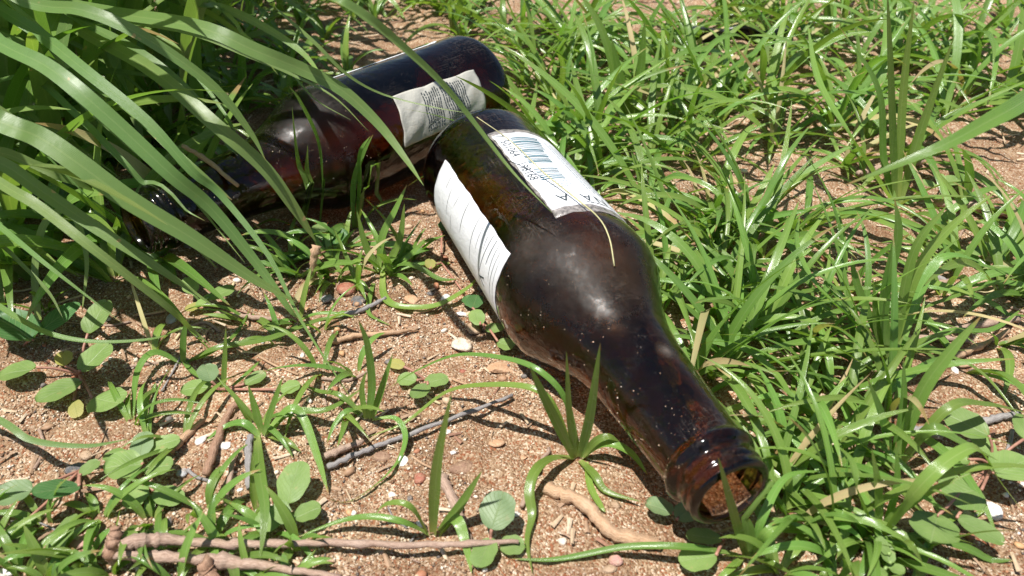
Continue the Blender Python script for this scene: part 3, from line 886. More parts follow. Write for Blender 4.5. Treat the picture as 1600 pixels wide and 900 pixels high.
# --- the big clump whose wide leaves reach in over the bottles
WIDE = dict(na=6, fold=0.16, n=40, base=0.85, peak=0.35, tipk=2.2, ripple=0.015)
def W_(**k):
    d = dict(WIDE); d.update(k); return d
WIDE_SPECS = []
big_base = Vector((-0.46, 0.50, gz(-0.46, 0.50)))
CAMF = Vector((0.1, -0.6, 0.8)).normalized()
WIDE_SPECS = [
    (30, [(-330, -60, 60), (-130, -60, 112), (0, 14, 118), (60, 52, 112), (130, 108, 104), (230, 190, 88), (300, 268, 70), (345, 305, 58), (420, 400, 38), (470, 500, 20), (560, 640, 6)], 0, W_(face=CAMF, tipk=1.1, peak=0.3)),
    (37, [(-280, 230, 40), (-120, 20, 100), (0, 68, 118), (70, 102, 114), (130, 148, 106), (200, 210, 92), (270, 275, 76), (330, 325, 60), (400, 410, 36), (450, 480, 18), (466, 498, 12)], 0, W_(face=CAMF, twist=0.25)),
    (48, [(-280, 280, 40), (-140, 170, 92), (0, 190, 105), (60, 214, 100), (120, 254, 92), (200, 312, 78), (300, 372, 60), (390, 432, 40), (462, 472, 26)], 0, W_(face=CAMF, twist=-0.15, tipk=3.0)),
    (24, [(-200, 330, 30), (-80, 270, 70), (0, 286, 82), (60, 322, 78), (150, 392, 66), (260, 478, 40), (300, 515, 24), (330, 540, 16)], 0, W_(face=CAMF, tipk=1.5)),
    (28, [(-200, 130, 60), (-60, 20, 110), (50, 6, 125), (130, 16, 126), (220, 55, 118), (330, 132, 98), (390, 205, 78), (415, 250, 66)], 0, W_(face=CAMF, roll=0.3)),
    (34, [(-60, 60, 60), (120, 10, 110), (300, 40, 120), (400, 80, 112), (470, 108, 102), (533, 140, 92), (590, 192, 78), (633, 247, 66), (662, 290, 58)], 0, W_(face=CAMF, twist=0.4)),
    (36, [(200, -160, 110), (400, -60, 142), (500, -8, 150), (560, 22, 146), (620, 68, 134), (690, 132, 116), (740, 192, 100), (800, 268, 84), (862, 332, 76)], 0, W_(face=Vector((0.45, -0.5, 0.7)), tipk=1.15, peak=0.3, fold=0.5)),
    (13, [(280, -120, 100), (400, -20, 128), (430, 12, 125), (493, 68, 112), (543, 117, 98), (600, 148, 86), (680, 168, 78), (740, 178, 74)], 0, W_(face=CAMF, tipk=1.0, na=2)),
    (31, [(80, 20, 90), (230, 105, 92), (333, 192, 78), (413, 262, 58), (460, 325, 38), (494, 378, 20)], 0, W_(face=CAMF, tipk=5.0, roll=0.25)),
    (14, [(-120, 420, 30), (-40, 455, 34), (33, 500, 32), (83, 523, 30), (150, 534, 28), (233, 530, 25), (282, 516, 22)], 0, W_(na=2, face=CAMF, roll=-0.6)),
    (9, [(-80, 330, 40), (0, 382, 38), (33, 412, 34), (77, 458, 26), (101, 503, 16)], 0, W_(na=2, face=CAMF)),
    (16, [(-120, 600, 20), (0, 657, 20), (50, 688, 17), (133, 697, 14), (202, 686, 12)], 0, W_(na=2, face=CAMF, roll=-0.5)),
    (24, [(-200, 240, 40), (-60, 160, 90), (40, 200, 86), (140, 262, 70), (230, 330, 48), (300, 380, 30), (340, 420, 18)], 0, W_(face=CAMF, roll=0.5)),
    (26, [(-100, 20, 80), (40, -10, 100), (140, 40, 96), (230, 90, 88), (300, 150, 74), (350, 215, 58), (372, 262, 46)], 0, W_(face=CAMF, roll=-0.4)),
    (30, [(60, -140, 70), (130, -20, 90), (200, 35, 86), (270, 75, 78), (300, 120, 68)], 0, W_(face=CAMF, mat='blade2')),
    (20, [(150, -100, 70), (280, -10, 96), (340, 10, 94), (400, 35, 88), (470, 80, 76), (510, 130, 64)], 0, W_(face=CAMF, roll=0.2)),
    (15, [(-60, 150, 60), (40, 120, 80), (120, 180, 74), (190, 250, 60), (240, 300, 46), (320, 345, 40)], 0, W_(na=2, face=CAMF)),
    (30, [(-120, 300, 30), (-20, 240, 60), (60, 262, 58), (110, 280, 52), (150, 300, 44)], 0, W_(face=CAMF, roll=0.6)),
    (17, [(60, 500, 0), (55, 420, 22), (70, 350, 40), (110, 330, 46), (135, 400, 30), (128, 490, 12)], 0, W_(na=2, face=CAMF)),
]
rs = random.Random(64)
more = []
for i, (w, pts, k, opt) in enumerate(WIDE_SPECS):
    if i < 9 and i != 6:      # a straight run from the foot of the clump, outside the picture
        vis = [q for q in pts if q[0] > -30]
        a, b = vis[0], vis[2]
        ex = (a[0] - (b[0] - a[0]) * 1.1, a[1] - (b[1] - a[1]) * 1.0, a[2] + 6)
        pts = [big_base + Vector((0.004 * i, 0.012 * (i - 4), 0)), ex] + vis
    w = w * 0.72
    WIDE_SPECS[i] = (w, pts, k, opt)
    for rep_ in range(1 if i < 9 and i != 6 else 1 if i > 11 else 0):
        dx, dy = rs.uniform(-75, 10), rs.uniform(-50, 50); zz = rs.uniform(0.6, 0.9); cut = rs.randint(0, 2)
        p2 = [q if isinstance(q, Vector) else (q[0] + dx + rs.uniform(-3, 3), q[1] + dy + rs.uniform(-3, 3), q[2] * zz) for q in pts]
        if cut: p2 = p2[:-cut]
        if len(p2) < 4: continue
        o3 = dict(opt); o3['roll'] = rs.uniform(-0.7, 0.7); o3['twist'] = rs.uniform(-0.8, 0.8)
        more.append((w * rs.uniform(0.45, 0.8), p2, k, o3))
big = hero_tuft('large_grass_clump', None, WIDE_SPECS + more, 'large clump of wide blue-green grass leaves arching over both bottles', cat='grass clump', mat='wide', root_at=big_base)
rs = random.Random(41)
for k in range(120):        # the clump's inner leaves, lower and in its own shade
    b = Vector((rs.uniform(-0.52, -0.22), rs.uniform(0.30, 0.72), 0)); b.z = gz(b.x, b.y)
    if in_bottle(b, 0.02): continue
    L = rs.uniform(0.12, 0.24)
    raw = grow(b, rs.gauss(-0.35, 0.7), rs.uniform(0.9, 1.5), L, rs.uniform(0.6, 1.9), rs.uniform(-0.4, 0.4), n=22)
    ln = clear_bottle(raw)
    if any((q0 - q1).length > 0.002 for q0, q1 in zip(raw, ln)): continue
    blade(big, ln, rs.uniform(0.006, 0.0115), 'wide' if rs.random() < 0.8 else 'blade2', na=4, fold=0.2, base=0.6, peak=0.35, roll=rs.uniform(-0.5, 0.5), twist=rs.uniform(-0.6, 0.6), ripple=0.01, seed=k)

for k in range(150):       # its tallest leaves, above the picture, that shade the foot of the clump
    b = Vector((rs.uniform(-0.56, -0.20), rs.uniform(0.36, 0.78), 0)); b.z = gz(b.x, b.y)
    if in_bottle(b, 0.02): continue
    ln = grow(b, rs.gauss(-0.5, 0.8), rs.uniform(1.32, 1.54), rs.uniform(0.26, 0.40), rs.uniform(0.9, 1.7), rs.uniform(-0.3, 0.3), n=20)
    seen = [to_px(q) for q in ln]
    if any((qx > 330 and qy > -30) or (qy > 330 and qx > 60) for qx, qy in seen) or any((q - CO).length < 0.22 for q in ln): continue
    blade(big, ln, rs.uniform(0.010, 0.016), 'wide', na=4, fold=0.2, base=0.6, peak=0.35, roll=rs.uniform(-0.4, 0.4), twist=rs.uniform(-0.5, 0.5), ripple=0.01, seed=k)

# the blurred leaf close to the lens at the right
hero_tuft('grass_tuft', None, [(30, [(1900, 60, 80), (1700, 92, 118), (1600, 158, 122), (1540, 192, 120), (1480, 224, 116), (1400, 258, 110), (1318, 290, 104)], 0, W_(face=CAMF, tipk=1.1, na=4, base=0.7))],
          'out of focus pale grass leaf slanting in close to the lens from the right edge', root_at=Vector((0.42, 0.30, gz(0.42, 0.30))))

# --- tufts one can pick out
hero_tuft('grass_tuft', (905, 716), [
    (17, [(906, 714), (922, 650), (938, 536)], -0.25, {}),
    (12, [(900, 714), (890, 650), (885, 548)], -0.1, {}),
    (17, [(897, 716), (872, 665), (846, 612), (828, 572)], -0.2, {}),
    (13, [(905, 708), (885, 630, 28), (850, 586, 38), (800, 563, 38), (717, 555, 30), (650, 580, 18), (602, 610, 6)], 0, {}),
    (14, [(897, 712), (868, 640, 24), (835, 609, 30), (770, 602, 26), (700, 612, 16), (633, 660, 5), (577, 682, 3)], 0, {}),
    (18, [(911, 716), (946, 694, 10), (985, 708, 9), (1012, 742, 4)], 0, {}),
    (15, [(906, 720), (928, 742, 5), (948, 768, 3), (1002, 784, 3)], 0, {}),
    (20, [(895, 716), (862, 718, 8), (838, 736, 12), (828, 768, 10), (832, 806, 6), (824, 846, 5), (832, 896, 4)], 0, {'twist': 0.8}),
    (13, [(912, 712), (930, 690), (950, 682), (968, 690)], -0.1, {}),
    (12, [(916, 722), (922, 760, 3), (938, 790, 2), (946, 800, 2)], 0, {}),
], 'pale-footed grass tuft standing against the front bottle below its shoulder')
hero_tuft('grass_tuft', (575, 652), [
    (15, [(576, 654), (582, 600), (575, 540), (560, 499)], 0, {}), (12, [(582, 654), (598, 604), (614, 552)], 0.1, {}), (10, [(572, 654), (566, 610), (572, 580)], 0, {}),
    (11, [(570, 654), (545, 642, 8), (524, 662, 6), (510, 694, 2)], 0, {}),
    (10, [(582, 656), (618, 654, 7), (634, 682, 5), (622, 722, 3), (585, 760, 3), (540, 785, 3), (498, 772, 4)], 0, {'twist': 1.2}),
    (11, [(570, 650), (530, 618, 10), (500, 612, 8), (470, 600, 4)], 0, {}),
], 'small grass tuft with two upright leaves and one long curl on bare sand')
hero_tuft('grass_tuft', (678, 836), [
    (21, [(677, 838), (680, 770), (686, 710), (706, 612)], -0.1, {}), (17, [(684, 836), (718, 792), (753, 736)], 0.1, {}),
    (14, [(670, 836), (630, 817, 9), (580, 808, 10), (530, 815, 7), (458, 842, 3)], 0, {}), (13, [(667, 834), (640, 792, 14), (604, 788, 13), (580, 812, 5)], 0, {}),
    (20, [(690, 832), (712, 812, 10), (726, 845, 8), (737, 896, 3)], 0, {}),
], 'grass tuft with one tall straight leaf just behind the long twig')
hero_tuft('grass_tuft', (412, 680), [
    (13, [(412, 680), (428, 632), (442, 588)], 0, {}), (16, [(416, 678), (452, 640, 13), (474, 655, 11), (498, 720, 6), (513, 772, 2)], 0, {}),
    (15, [(405, 682), (380, 662, 8), (350, 668, 6), (320, 690, 2)], 0, {}), (19, [(402, 682), (406, 740, 12), (414, 800, 12), (406, 876, 6)], 0, {}),
    (15, [(420, 676), (455, 645, 8), (512, 640, 9), (568, 606, 3)], 0, {}), (14, [(410, 676), (400, 640), (388, 602)], 0.2, {}), (12, [(420, 682), (448, 690, 6), (470, 706, 2)], 0, {}),
], 'spreading grass tuft left of the small curled one, above the round weed leaf')
hero_tuft('grass_tuft', (288, 565), [
    (15, [(288, 566), (288, 530), (292, 498)], 0, {'base': 0.8, 'mat': 'blade2'}), (9, [(292, 566), (330, 552, 8), (370, 520, 8), (392, 480, 4)], 0, {}),
    (14, [(284, 568), (240, 552, 10), (214, 585, 8), (208, 660, 4)], 0, {}), (15, [(294, 566), (340, 545, 10), (420, 530, 9), (500, 500, 6), (560, 492, 2)], 0, {}),
    (9, [(286, 562), (300, 580, 4), (330, 600, 3)], 0, {}),
], 'thin grass tuft with a pale sheath in front of the shaded clump')
hero_tuft('grass_tuft', (350, 612), [(12, [(350, 614), (352, 565), (353, 512)], 0, {}), (10, [(352, 614), (380, 590, 8), (410, 560, 4)], 0, {}), (9, [(347, 614), (330, 600, 4), (300, 606, 2)], 0, {})],
          'tiny grass tuft with a single upright leaf beside the weed seedling')
hero_tuft('grass_tuft', (595, 424), [
    (13, [(592, 424), (598, 370), (618, 328), (636, 288)], 0.2, {}), (14, [(600, 422), (624, 380), (632, 318)], 0.2, {}), (16, [(590, 420), (640, 390, 9), (590, 382, 14), (500, 387, 5)], 0, {}),
    (15, [(590, 426), (560, 420, 7), (505, 427, 2)], 0, {}), (13, [(600, 424), (640, 414, 10), (686, 436, 6), (716, 436, 3)], 0, {}),
    (14, [(598, 424), (600, 462, 5), (622, 479, 4), (680, 478, 5), (728, 452, 6), (746, 434, 6)], 0, {}), (8, [(588, 426), (577, 470, 5), (578, 492, 3), (611, 509, 2)], 0, {}),
    (15, [(598, 420), (660, 392, 9), (684, 392, 4)], 0, {}), (12, [(594, 424), (572, 385), (558, 330)], 0.2, {}), (11, [(604, 424), (640, 400), (665, 372)], 0.2, {}),
], 'grass tuft between the two bottles above the red stone')
hero_tuft('grass_tuft', (556, 356), [
    (14, [(553, 356), (554, 290), (566, 246), (583, 210)], -0.3, {}), (11, [(557, 356), (563, 290), (563, 240), (579, 212)], -0.33, {}), (12, [(560, 356), (569, 300), (584, 296, 18), (604, 330, 6)], -0.25, {}),
    (11, [(562, 356), (588, 325, 12), (622, 312, 12), (652, 312, 8)], 0, {}), (13, [(550, 356), (530, 362, 6), (500, 364, 3)], 0, {}),
], 'grass tuft with twin upright leaves in front of the rear bottle')
hero_tuft('grass_tuft', (480, 358), [
    (8, [(474, 358), (470, 280), (463, 228), (456, 166)], -0.3, {}), (11, [(479, 358), (479, 290), (481, 226)], -0.3, {}), (8, [(500, 356), (505, 290), (498, 220), (470, 160), (452, 135)], -0.3, {}),
    (12, [(484, 358), (500, 366, 5), (540, 370, 3)], 0, {}), (13, [(470, 358), (430, 345, 12), (400, 355, 6), (370, 385, 2)], 0, {}),
], 'thin grass tuft rising before the shoulder of the rear bottle')
hero_tuft('grass_tuft', (1166, 868), [
    (17, [(1164, 868), (1145, 800), (1122, 714)], -0.15, {'clear': False}), (21, [(1170, 868), (1168, 825), (1158, 800)], 0, {}), (14, [(1154, 868), (1080, 856, 8), (980, 855, 7), (870, 874, 4), (796, 873, 2)], 0, {}),
    (15, [(1172, 866), (1200, 830, 14), (1240, 812, 12), (1290, 815, 4)], 0, {}), (15, [(1175, 872), (1205, 880, 8), (1240, 898, 4)], 0, {}), (13, [(1160, 872), (1140, 890, 5), (1110, 915, 2)], 0, {}),
    (14, [(1172, 864), (1195, 800, 16), (1230, 745, 18), (1290, 735, 10)], 0, {}),
], 'grass tuft directly below the open bottle mouth')
hero_tuft('grass_tuft', (1372, 838), [
    (24, [(1376, 838, 1), (1410, 792, 22), (1455, 742, 36), (1500, 708, 40), (1530, 703, 38), (1562, 752, 24), (1604, 806, 8)], 0, {'n': 30}), (15, [(1368, 838), (1340, 770, 26), (1330, 720, 30), (1300, 690, 22)], 0, {}),
    (16, [(1372, 840), (1330, 812, 18), (1290, 806, 16), (1240, 830, 5)], 0, {}), (18, [(1380, 840), (1420, 850, 14), (1450, 900, 4)], 0, {}), (16, [(1370, 836), (1372, 770), (1362, 700)], 0, {}),
    (13, [(1378, 836), (1400, 760), (1400, 690)], 0.1, {}), (15, [(1366, 842), (1320, 850, 10), (1270, 885, 3)], 0, {}),
], 'grass tuft with a long folded leaf arching over the round weed leaves')
hero_tuft('grass_tuft', (1395, 735), [
    (24, [(1392, 735), (1436, 620), (1480, 555), (1533, 494)], 0.1, {}), (16, [(1390, 735), (1380, 660), (1355, 590)], 0, {}), (18, [(1400, 735), (1480, 640, 26), (1540, 632, 22), (1605, 645, 10)], 0, {}),
    (18, [(1388, 736), (1340, 690, 18), (1290, 668, 18), (1220, 640, 6)], 0, {}), (14, [(1392, 733), (1410, 640), (1412, 560)], 0.2, {}), (14, [(1386, 738), (1350, 740, 10), (1310, 770, 4)], 0, {}),
    (20, [(1398, 736), (1450, 672, 24), (1500, 690, 22), (1560, 720, 14)], 0, {}),
], 'grass tuft with a stiff broad leaf pointing up to the right')
hero_tuft('grass_tuft', (1390, 560), [
    (20, [(1388, 560), (1380, 470), (1402, 370), (1398, 310)], 0, {}), (17, [(1392, 560), (1430, 430), (1480, 360), (1555, 300)], 0.15, {}), (17, [(1395, 558), (1425, 400), (1480, 320)], 0.1, {}),
    (18, [(1384, 560), (1330, 500, 24), (1270, 440, 36), (1245, 380, 40), (1250, 332, 34)], 0, {'twist': 0.6}), (16, [(1400, 560), (1450, 430, 30), (1500, 400, 36), (1600, 445, 18)], 0, {'n': 22}),
    (15, [(1386, 562), (1330, 545, 16), (1260, 560, 10), (1200, 600, 3)], 0, {}), (14, [(1384, 558), (1340, 450), (1330, 400)], 0.2, {}), (13, [(1400, 562), (1480, 520, 14), (1550, 515, 10), (1600, 480, 6)], 0, {}),
    (12, [(1398, 560), (1450, 550, 18), (1530, 580, 12), (1600, 660, 4)], 0, {}), (18, [(1388, 562), (1370, 520), (1365, 440)], 0, {}),
], 'large many-leaved grass tuft beside the open sand patch')
hero_tuft('grass_tuft', (1400, 318), [
    (15, [(1398, 318), (1394, 220), (1390, 90), (1386, -20)], -0.1, {}), (15, [(1402, 318), (1410, 150), (1428, 0)], 0.05, {}), (15, [(1405, 318), (1440, 200), (1492, 54)], 0.1, {}), (17, [(1395, 320), (1340, 232, 40), (1280, 130, 60), (1262, 38, 70)], 0, {}),
    (14, [(1404, 322), (1470, 290, 20), (1540, 285, 12)], 0, {}), (15, [(1396, 322), (1340, 290, 18), (1290, 270, 10)], 0, {}), (13, [(1400, 322), (1380, 250), (1372, 140), (1312, 42)], 0.1, {}),
], 'tall upright grass tuft near the upper right with stiff vertical leaves')
hero_tuft('grass_tuft', (985, 200), [
    (17, [(984, 200), (970, 130), (955, 58)], 0, {}), (16, [(988, 200), (1000, 120), (1008, 30)], 0, {}), (13, [(990, 200), (1030, 130), (1055, 32)], 0.1, {}), (13, [(980, 202), (940, 150, 18), (880, 130, 10)], 0, {}),
    (15, [(992, 202), (1040, 150, 25), (1090, 200, 14), (1110, 220, 5)], 0, {}), (14, [(978, 200), (945, 60), (900, -20)], 0.1, {}), (12, [(986, 204), (1000, 190, 8), (1070, 175, 5)], 0, {}),
], 'upright grass tuft in the sun just right of the rear bottle base')

# --- the rest of the sward
ZONES = [
    # where it grows, group, box in the photograph, count, leaves, length m, width m, rows
    ('sunlit grass right of rear bottle', 'grass right of the rear bottle', (800, 30, 1090, 320), 44, (7, 10), (0.055, 0.12), (0.0034, 0.0058), 4),
    ('grass along front bottle right flank', 'grass along the right flank of the front bottle', (1000, 330, 1200, 640), 24, (7, 10), (0.04, 0.09), (0.0029, 0.0047), 4),
    ('tall far upper right grass', 'tall grass in the upper right', (1080, -30, 1650, 215), 54, (7, 10), (0.065, 0.14), (0.0036, 0.0062), 6),
    ('low grass on right sand', 'grass scattered over the right sand', (1150, 215, 1640, 480), 17, (6, 9), (0.045, 0.10), (0.0030, 0.0052), 4),
    ('thick grass right of bottle neck', 'thick grass right of the bottle neck', (1195, 500, 1390, 860), 19, (7, 10), (0.035, 0.078), (0.0025, 0.0040), 4),
    ('short grass around forked twig', 'short grass around the forked twig', (-30, 800, 470, 925), 20, (5, 8), (0.014, 0.030), (0.0022, 0.0036), 3),
    ('far grass beyond rear bottle', 'grass behind the rear bottle', (250, -50, 800, 60), 32, (6, 9), (0.05, 0.095), (0.004, 0.0062), 3),
    ('grass close behind rear bottle shoulder', 'grass close behind the rear bottle', (280, 60, 560, 190), 20, (6, 9), (0.035, 0.075), (0.004, 0.0066), 3),
    ('shaded grass under overhanging clump', 'shaded grass at the left', (-60, 150, 300, 450), 28, (6, 9), (0.05, 0.115), (0.0048, 0.009), 4),
    ('small grass beside rear bottle neck', 'grass beside the rear bottle neck', (300, 340, 520, 440), 6, (5, 8), (0.02, 0.045), (0.0026, 0.0046), 1),
    ('small grass between the two bottles', 'grass between the bottles', (420, 370, 720, 450), 8, (4, 7), (0.018, 0.042), (0.0024, 0.0042), 1),
    ('thin grass on dappled left sand', 'thin grass on the left sand', (60, 480, 560, 700), 13, (3, 5), (0.018, 0.040), (0.002, 0.0034), 1),
    ('sparse grass on far right sand', 'sparse grass at far right', (1450, 330, 1630, 680), 5, (4, 6), (0.035, 0.07), (0.0032, 0.0052), 1),
    ('grass at bottom right of mouth', 'grass at the bottom edge', (1180, 790, 1420, 930), 8, (5, 8), (0.02, 0.045), (0.0028, 0.0046), 2),
    ('grass at far ground edge', 'far grass', (-100, -110, 1700, -55), 4, (6, 9), (0.06, 0.12), (0.004, 0.006), 1),
]
ORD = ['first', 'second', 'third', 'fourth', 'fifth', 'sixth', 'seventh', 'eighth', 'ninth', 'tenth', 'eleventh', 'twelfth', 'thirteenth', 'fourteenth']
rs = random.Random(2024)
for (where, grp, (x0, y0, x1, y1), cnt, (n0, n1), (l0, l1), (w0, w1), rows) in ZONES:
    placed = []; tries = 0
    while len(placed) < cnt and tries < cnt * 40:
        tries += 1
        px, py = rs.uniform(x0, x1), rs.uniform(y0, y1)
        p = GG(px, py)
        if in_bottle(p, 0.009): continue
        if any((p - q[2]).length < 0.010 for q in placed): continue
        placed.append((px, py, p))
    placed.sort(key=lambda q: q[1])
    per = math.ceil(len(placed) / rows)
    for r_ in range(rows):
        row = sorted(placed[r_ * per:(r_ + 1) * per], key=lambda q: q[0])
        for c_, (px, py, p) in enumerate(row):
            rn = '' if rows == 1 else ' in ' + ORD[r_] + ' row from back'
            lab_ = ORD[c_] + ' tuft from left' + rn + ' of ' + where
            random_tuft(p, rs.randint(n0, n1), l0, l1, rs, lab_, grp, w0, w1)
# a step outside the frame the sward goes on, more sparsely
for k in range(10):
    side = rs.choice((-1, 1)); p = Vector((side * rs.uniform(0.30, 0.75), rs.uniform(0.05, 0.75), 0))
    px, py = to_px(p)
    if -40 < px < 1640: continue
    p.z = gz(p.x, p.y)
    random_tuft(p, rs.randint(5, 8), 0.05, 0.10, rs, 'grass tuft beyond the edge of the picture', 'grass out of the picture')


# ------------------------------------------------------------------ round-leaved weeds
def leaf_mesh(name, L, W, cup, wave, seed, notch=0.0):
    rs = random.Random(seed); ph = rs.uniform(0, 6.28)
    nu, nv = 8, 14; vs, fs, uv = [], [], []
    for i in range(nv + 1):
        v = 0.5 - 0.5 * math.cos(math.pi * i / nv)
        q = abs(2 * v ** 1.08 - 1)
        hw = W * 0.5 * max(0.0, 1 - q ** 2.2) ** 0.5 + 0.0003
        for j in range(nu + 1):
            a = j / nu * 2 - 1
            y = v * L - (notch * L * (1 - abs(a)) ** 2 if v > 0.9 else 0) * (v - 0.9) * 10
            x = a * hw * (1 + 0.05 * math.sin(v * 15 + ph))
            z = cup * (a * a) * W * 0.5 + wave * W * math.sin(v * 6 + ph + a * 2.5) - 0.10 * L * (v - 0.4) ** 2 - 0.02 * W * (1 - abs(a))
            vs.append((x, y, z)); uv.append((j / nu, v))
    w = nu + 1
    for i in range(nv):
        for j in range(nu): fs.append((i * w + j, i * w + j + 1, (i + 1) * w + j + 1, (i + 1) * w + j))
    return mesh(name, vs, fs, True, uv)

def tube(name, pts, radii, sides=8, knob=0.0, seed=0, cap=True):
    rs = random.Random(seed)
    vs, fs, uv = [], [], []
    n = len(pts); prev = None; run = 0.0
    for i, p in enumerate(pts):
        tg = (pts[min(n - 1, i + 1)] - pts[max(0, i - 1)]).normalized()
        ref = prev if prev is not None else (Vector((0, 0, 1)) if abs(tg.z) < 0.9 else Vector((1, 0, 0)))
        nr = (ref - tg * ref.dot(tg)).normalized(); prev = nr; bn = tg.cross(nr)
        if i: run += (p - pts[i - 1]).length
        for j in range(sides):
            a = 6.283185 * j / sides
            r = radii[i] * (1 + rs.uniform(-knob, knob))
            vs.append(p + nr * (math.cos(a) * r) + bn * (math.sin(a) * r)); uv.append((j / sides, run * 30))
    for i in range(n - 1):
        for j in range(sides):
            k = (j + 1) % sides
            fs.append((i * sides + j, i * sides + k, (i + 1) * sides + k, (i + 1) * sides + j))
    if cap:
        fs.append(tuple(range(sides))[::-1]); fs.append(tuple((n - 1) * sides + j for j in range(sides)))
    return mesh(name, vs, fs, True, uv)

def weed(base_px, leaves, label, stalk='stalk_red', cat='weed', group=None):
    """leaves: (px, py, half length px, half width px, heading deg from +X in the ground, height mm, pitch deg, material)"""
    b0 = GG(*base_px)
    t = empty('weed_seedling', b0); tag(t, label, cat, group)
    for i, lf in enumerate(leaves):
        px, py, hl, hw, hd, z, pit = lf[:7]; mt = lf[7] if len(lf) > 7 else 'round'
        c = G(px, py, z / 1000.0); c.z = max(c.z, gz(c.x, c.y) + 0.003)
        k = ppm(c); fs_ = abs(math.sin(R(hd))); L, W = 1.75 * hl / k * (1 + 0.3 * fs_), 1.9 * hw / k * (1 + 0.3 * (1 - fs_))
        me = leaf_mesh('leaf', L, W, random.Random(i + px).uniform(-0.05, 0.22), 0.02, i + int(px), 0.05)
        o = link_mesh('leaf', me, M[mt], t)
        h = R(hd)
        rot = Matrix.Rotation(h - math.pi / 2, 3, 'Z') @ Matrix.Rotation(R(pit), 3, 'X') @ Matrix.Rotation(random.Random(i * 7 + px).uniform(-0.2, 0.2), 3, 'Y')
        st = c - (rot @ Vector((0, 1, 0))) * (L * 0.5)
        st.z = max(st.z, gz(st.x, st.y) + 0.0012)
        o.location = st - b0; o.rotation_euler = rot.to_euler()
        # its stalk
        a = b0 + Vector((0, 0, 0.0015)); mid = (a + st) / 2; mid.z = max(a.z, st.z) * 0.6 + 0.001
        if (st - a).length > 0.002:
            pts = catmull([a - b0, mid - b0, st - b0], 8)
            link_mesh('stalk', tube('stalk', pts, [0.00055] * 9, 6), M[stalk], t)
    return t

weed((128, 590), [(148, 557, 27, 24, 60, 12, 15), (165, 625, 30, 26, -20, 9, 10), (92, 610, 32, 24, 230, 8, 5), (152, 494, 28, 22, 80, 16, 20), (26, 580, 28, 22, 200, 9, 0), (118, 638, 16, 11, -60, 4, -10, 'round_yellow'), (100, 560, 18, 12, 120, 6, 0, 'round_yellow')],
     'round-leaved weed with two yellow leaves half shaded by the large clump')
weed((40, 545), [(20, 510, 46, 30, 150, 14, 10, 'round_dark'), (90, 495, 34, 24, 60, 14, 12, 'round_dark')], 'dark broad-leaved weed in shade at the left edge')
weed((212, 738), [(193, 727, 29, 26, 200, 9, 12), (222, 694, 22, 17, 100, 9, 10, 'round_grey'), (247, 728, 25, 16, 0, 8, 5), (254, 693, 27, 13, 20, 8, 5), (214, 778, 20, 17, 260, 5, 0), (262, 774, 28, 15, -20, 5, 0), (180, 712, 18, 14, 150, 7, 0)],
     'rosette of small round weed leaves above the forked twig')
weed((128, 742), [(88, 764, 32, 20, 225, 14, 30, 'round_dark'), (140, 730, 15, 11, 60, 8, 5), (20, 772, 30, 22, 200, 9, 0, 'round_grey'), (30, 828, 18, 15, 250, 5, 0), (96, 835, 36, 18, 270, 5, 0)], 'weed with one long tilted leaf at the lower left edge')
weed((318, 478), [(297, 446, 16, 12, 120, 12, 20), (346, 457, 22, 19, 20, 12, 12), (322, 468, 17, 11, 60, 9, 5), (304, 488, 12, 9, 220, 4, 0, 'round_yellow')], 'bright three-leaved seedling on the dappled sand', 'stalk_green')
weed((345, 612), [(325, 582, 19, 15, 120, 8, 5, 'round_grey'), (306, 606, 25, 15, 190, 5, 0), (400, 595, 18, 12, 30, 7, 10), (455, 612, 16, 12, 20, 6, 5)], 'seedling with grey-green leaves beside the tiny upright grass')
weed((452, 806), [(458, 752, 31, 27, 85, 10, 18), (481, 800, 22, 18, 20, 8, 10), (440, 800, 18, 13, 120, 9, 20), (420, 812, 24, 17, 190, 5, 0)], 'weed with one large pale speckled leaf above the long twig', 'stalk_green')
weed((764, 862), [(777, 797, 27, 29, 70, 14, 32, 'round_grey'), (757, 870, 25, 20, 250, 6, 0), (800, 858, 22, 14, 10, 5, 0)], 'weed with one upright rounded grey-green leaf beside the long twig end')
weed((668, 600), [(657, 611, 18, 13, 240, 6, 5), (682, 594, 20, 12, 20, 5, 0), (636, 594, 17, 11, 170, 5, 0), (620, 574, 14, 9, 150, 5, 0, 'round_yellow')], 'flat small weed under the arching leaf on the sand')
weed((1062, 812), [(1030, 793, 22, 17, 150, 5, 0, 'round_grey'), (1072, 800, 20, 16, 40, 6, 0, 'round_grey')], 'two-leaved grey-green weed tucked under the bottle neck')
weed((1130, 850), [(1090, 872, 33, 18, 190, 5, 0), (1100, 838, 30, 12, 170, 6, 0)], 'weed leaf lying flat just below the bottle mouth')
weed((1545, 735), [(1460, 826, 34, 34, 235, 14, 12), (1505, 768, 36, 30, 190, 11, 5), (1510, 662, 32, 24, 140, 12, 5), (1580, 728, 36, 26, 20, 12, 5), (1532, 828, 36, 14, 330, 8, -10), (1536, 692, 24, 14, 100, 6, 0), (1490, 715, 24, 18, 170, 7, 0), (1600, 668, 26, 18, 60, 8, 0)],
     'weed with the largest round leaves beside the white pebble')
weed((1388, 882), [(1386, 864, 14, 12, 90, 9, 20), (1374, 892, 12, 10, 200, 6, 10), (1402, 890, 12, 9, 340, 6, 10), (1380, 852, 13, 10, 120, 11, 30)], 'tiny bright succulent-leaved weed at the bottom edge', 'stalk_green')
weed((1222, 672), [(1200, 660, 20, 18, 160, 8, 10), (1250, 672, 22, 14, 10, 9, 20), (1230, 690, 14, 10, 280, 5, 0)], 'small round weed hidden in grass right of the bottle ring')
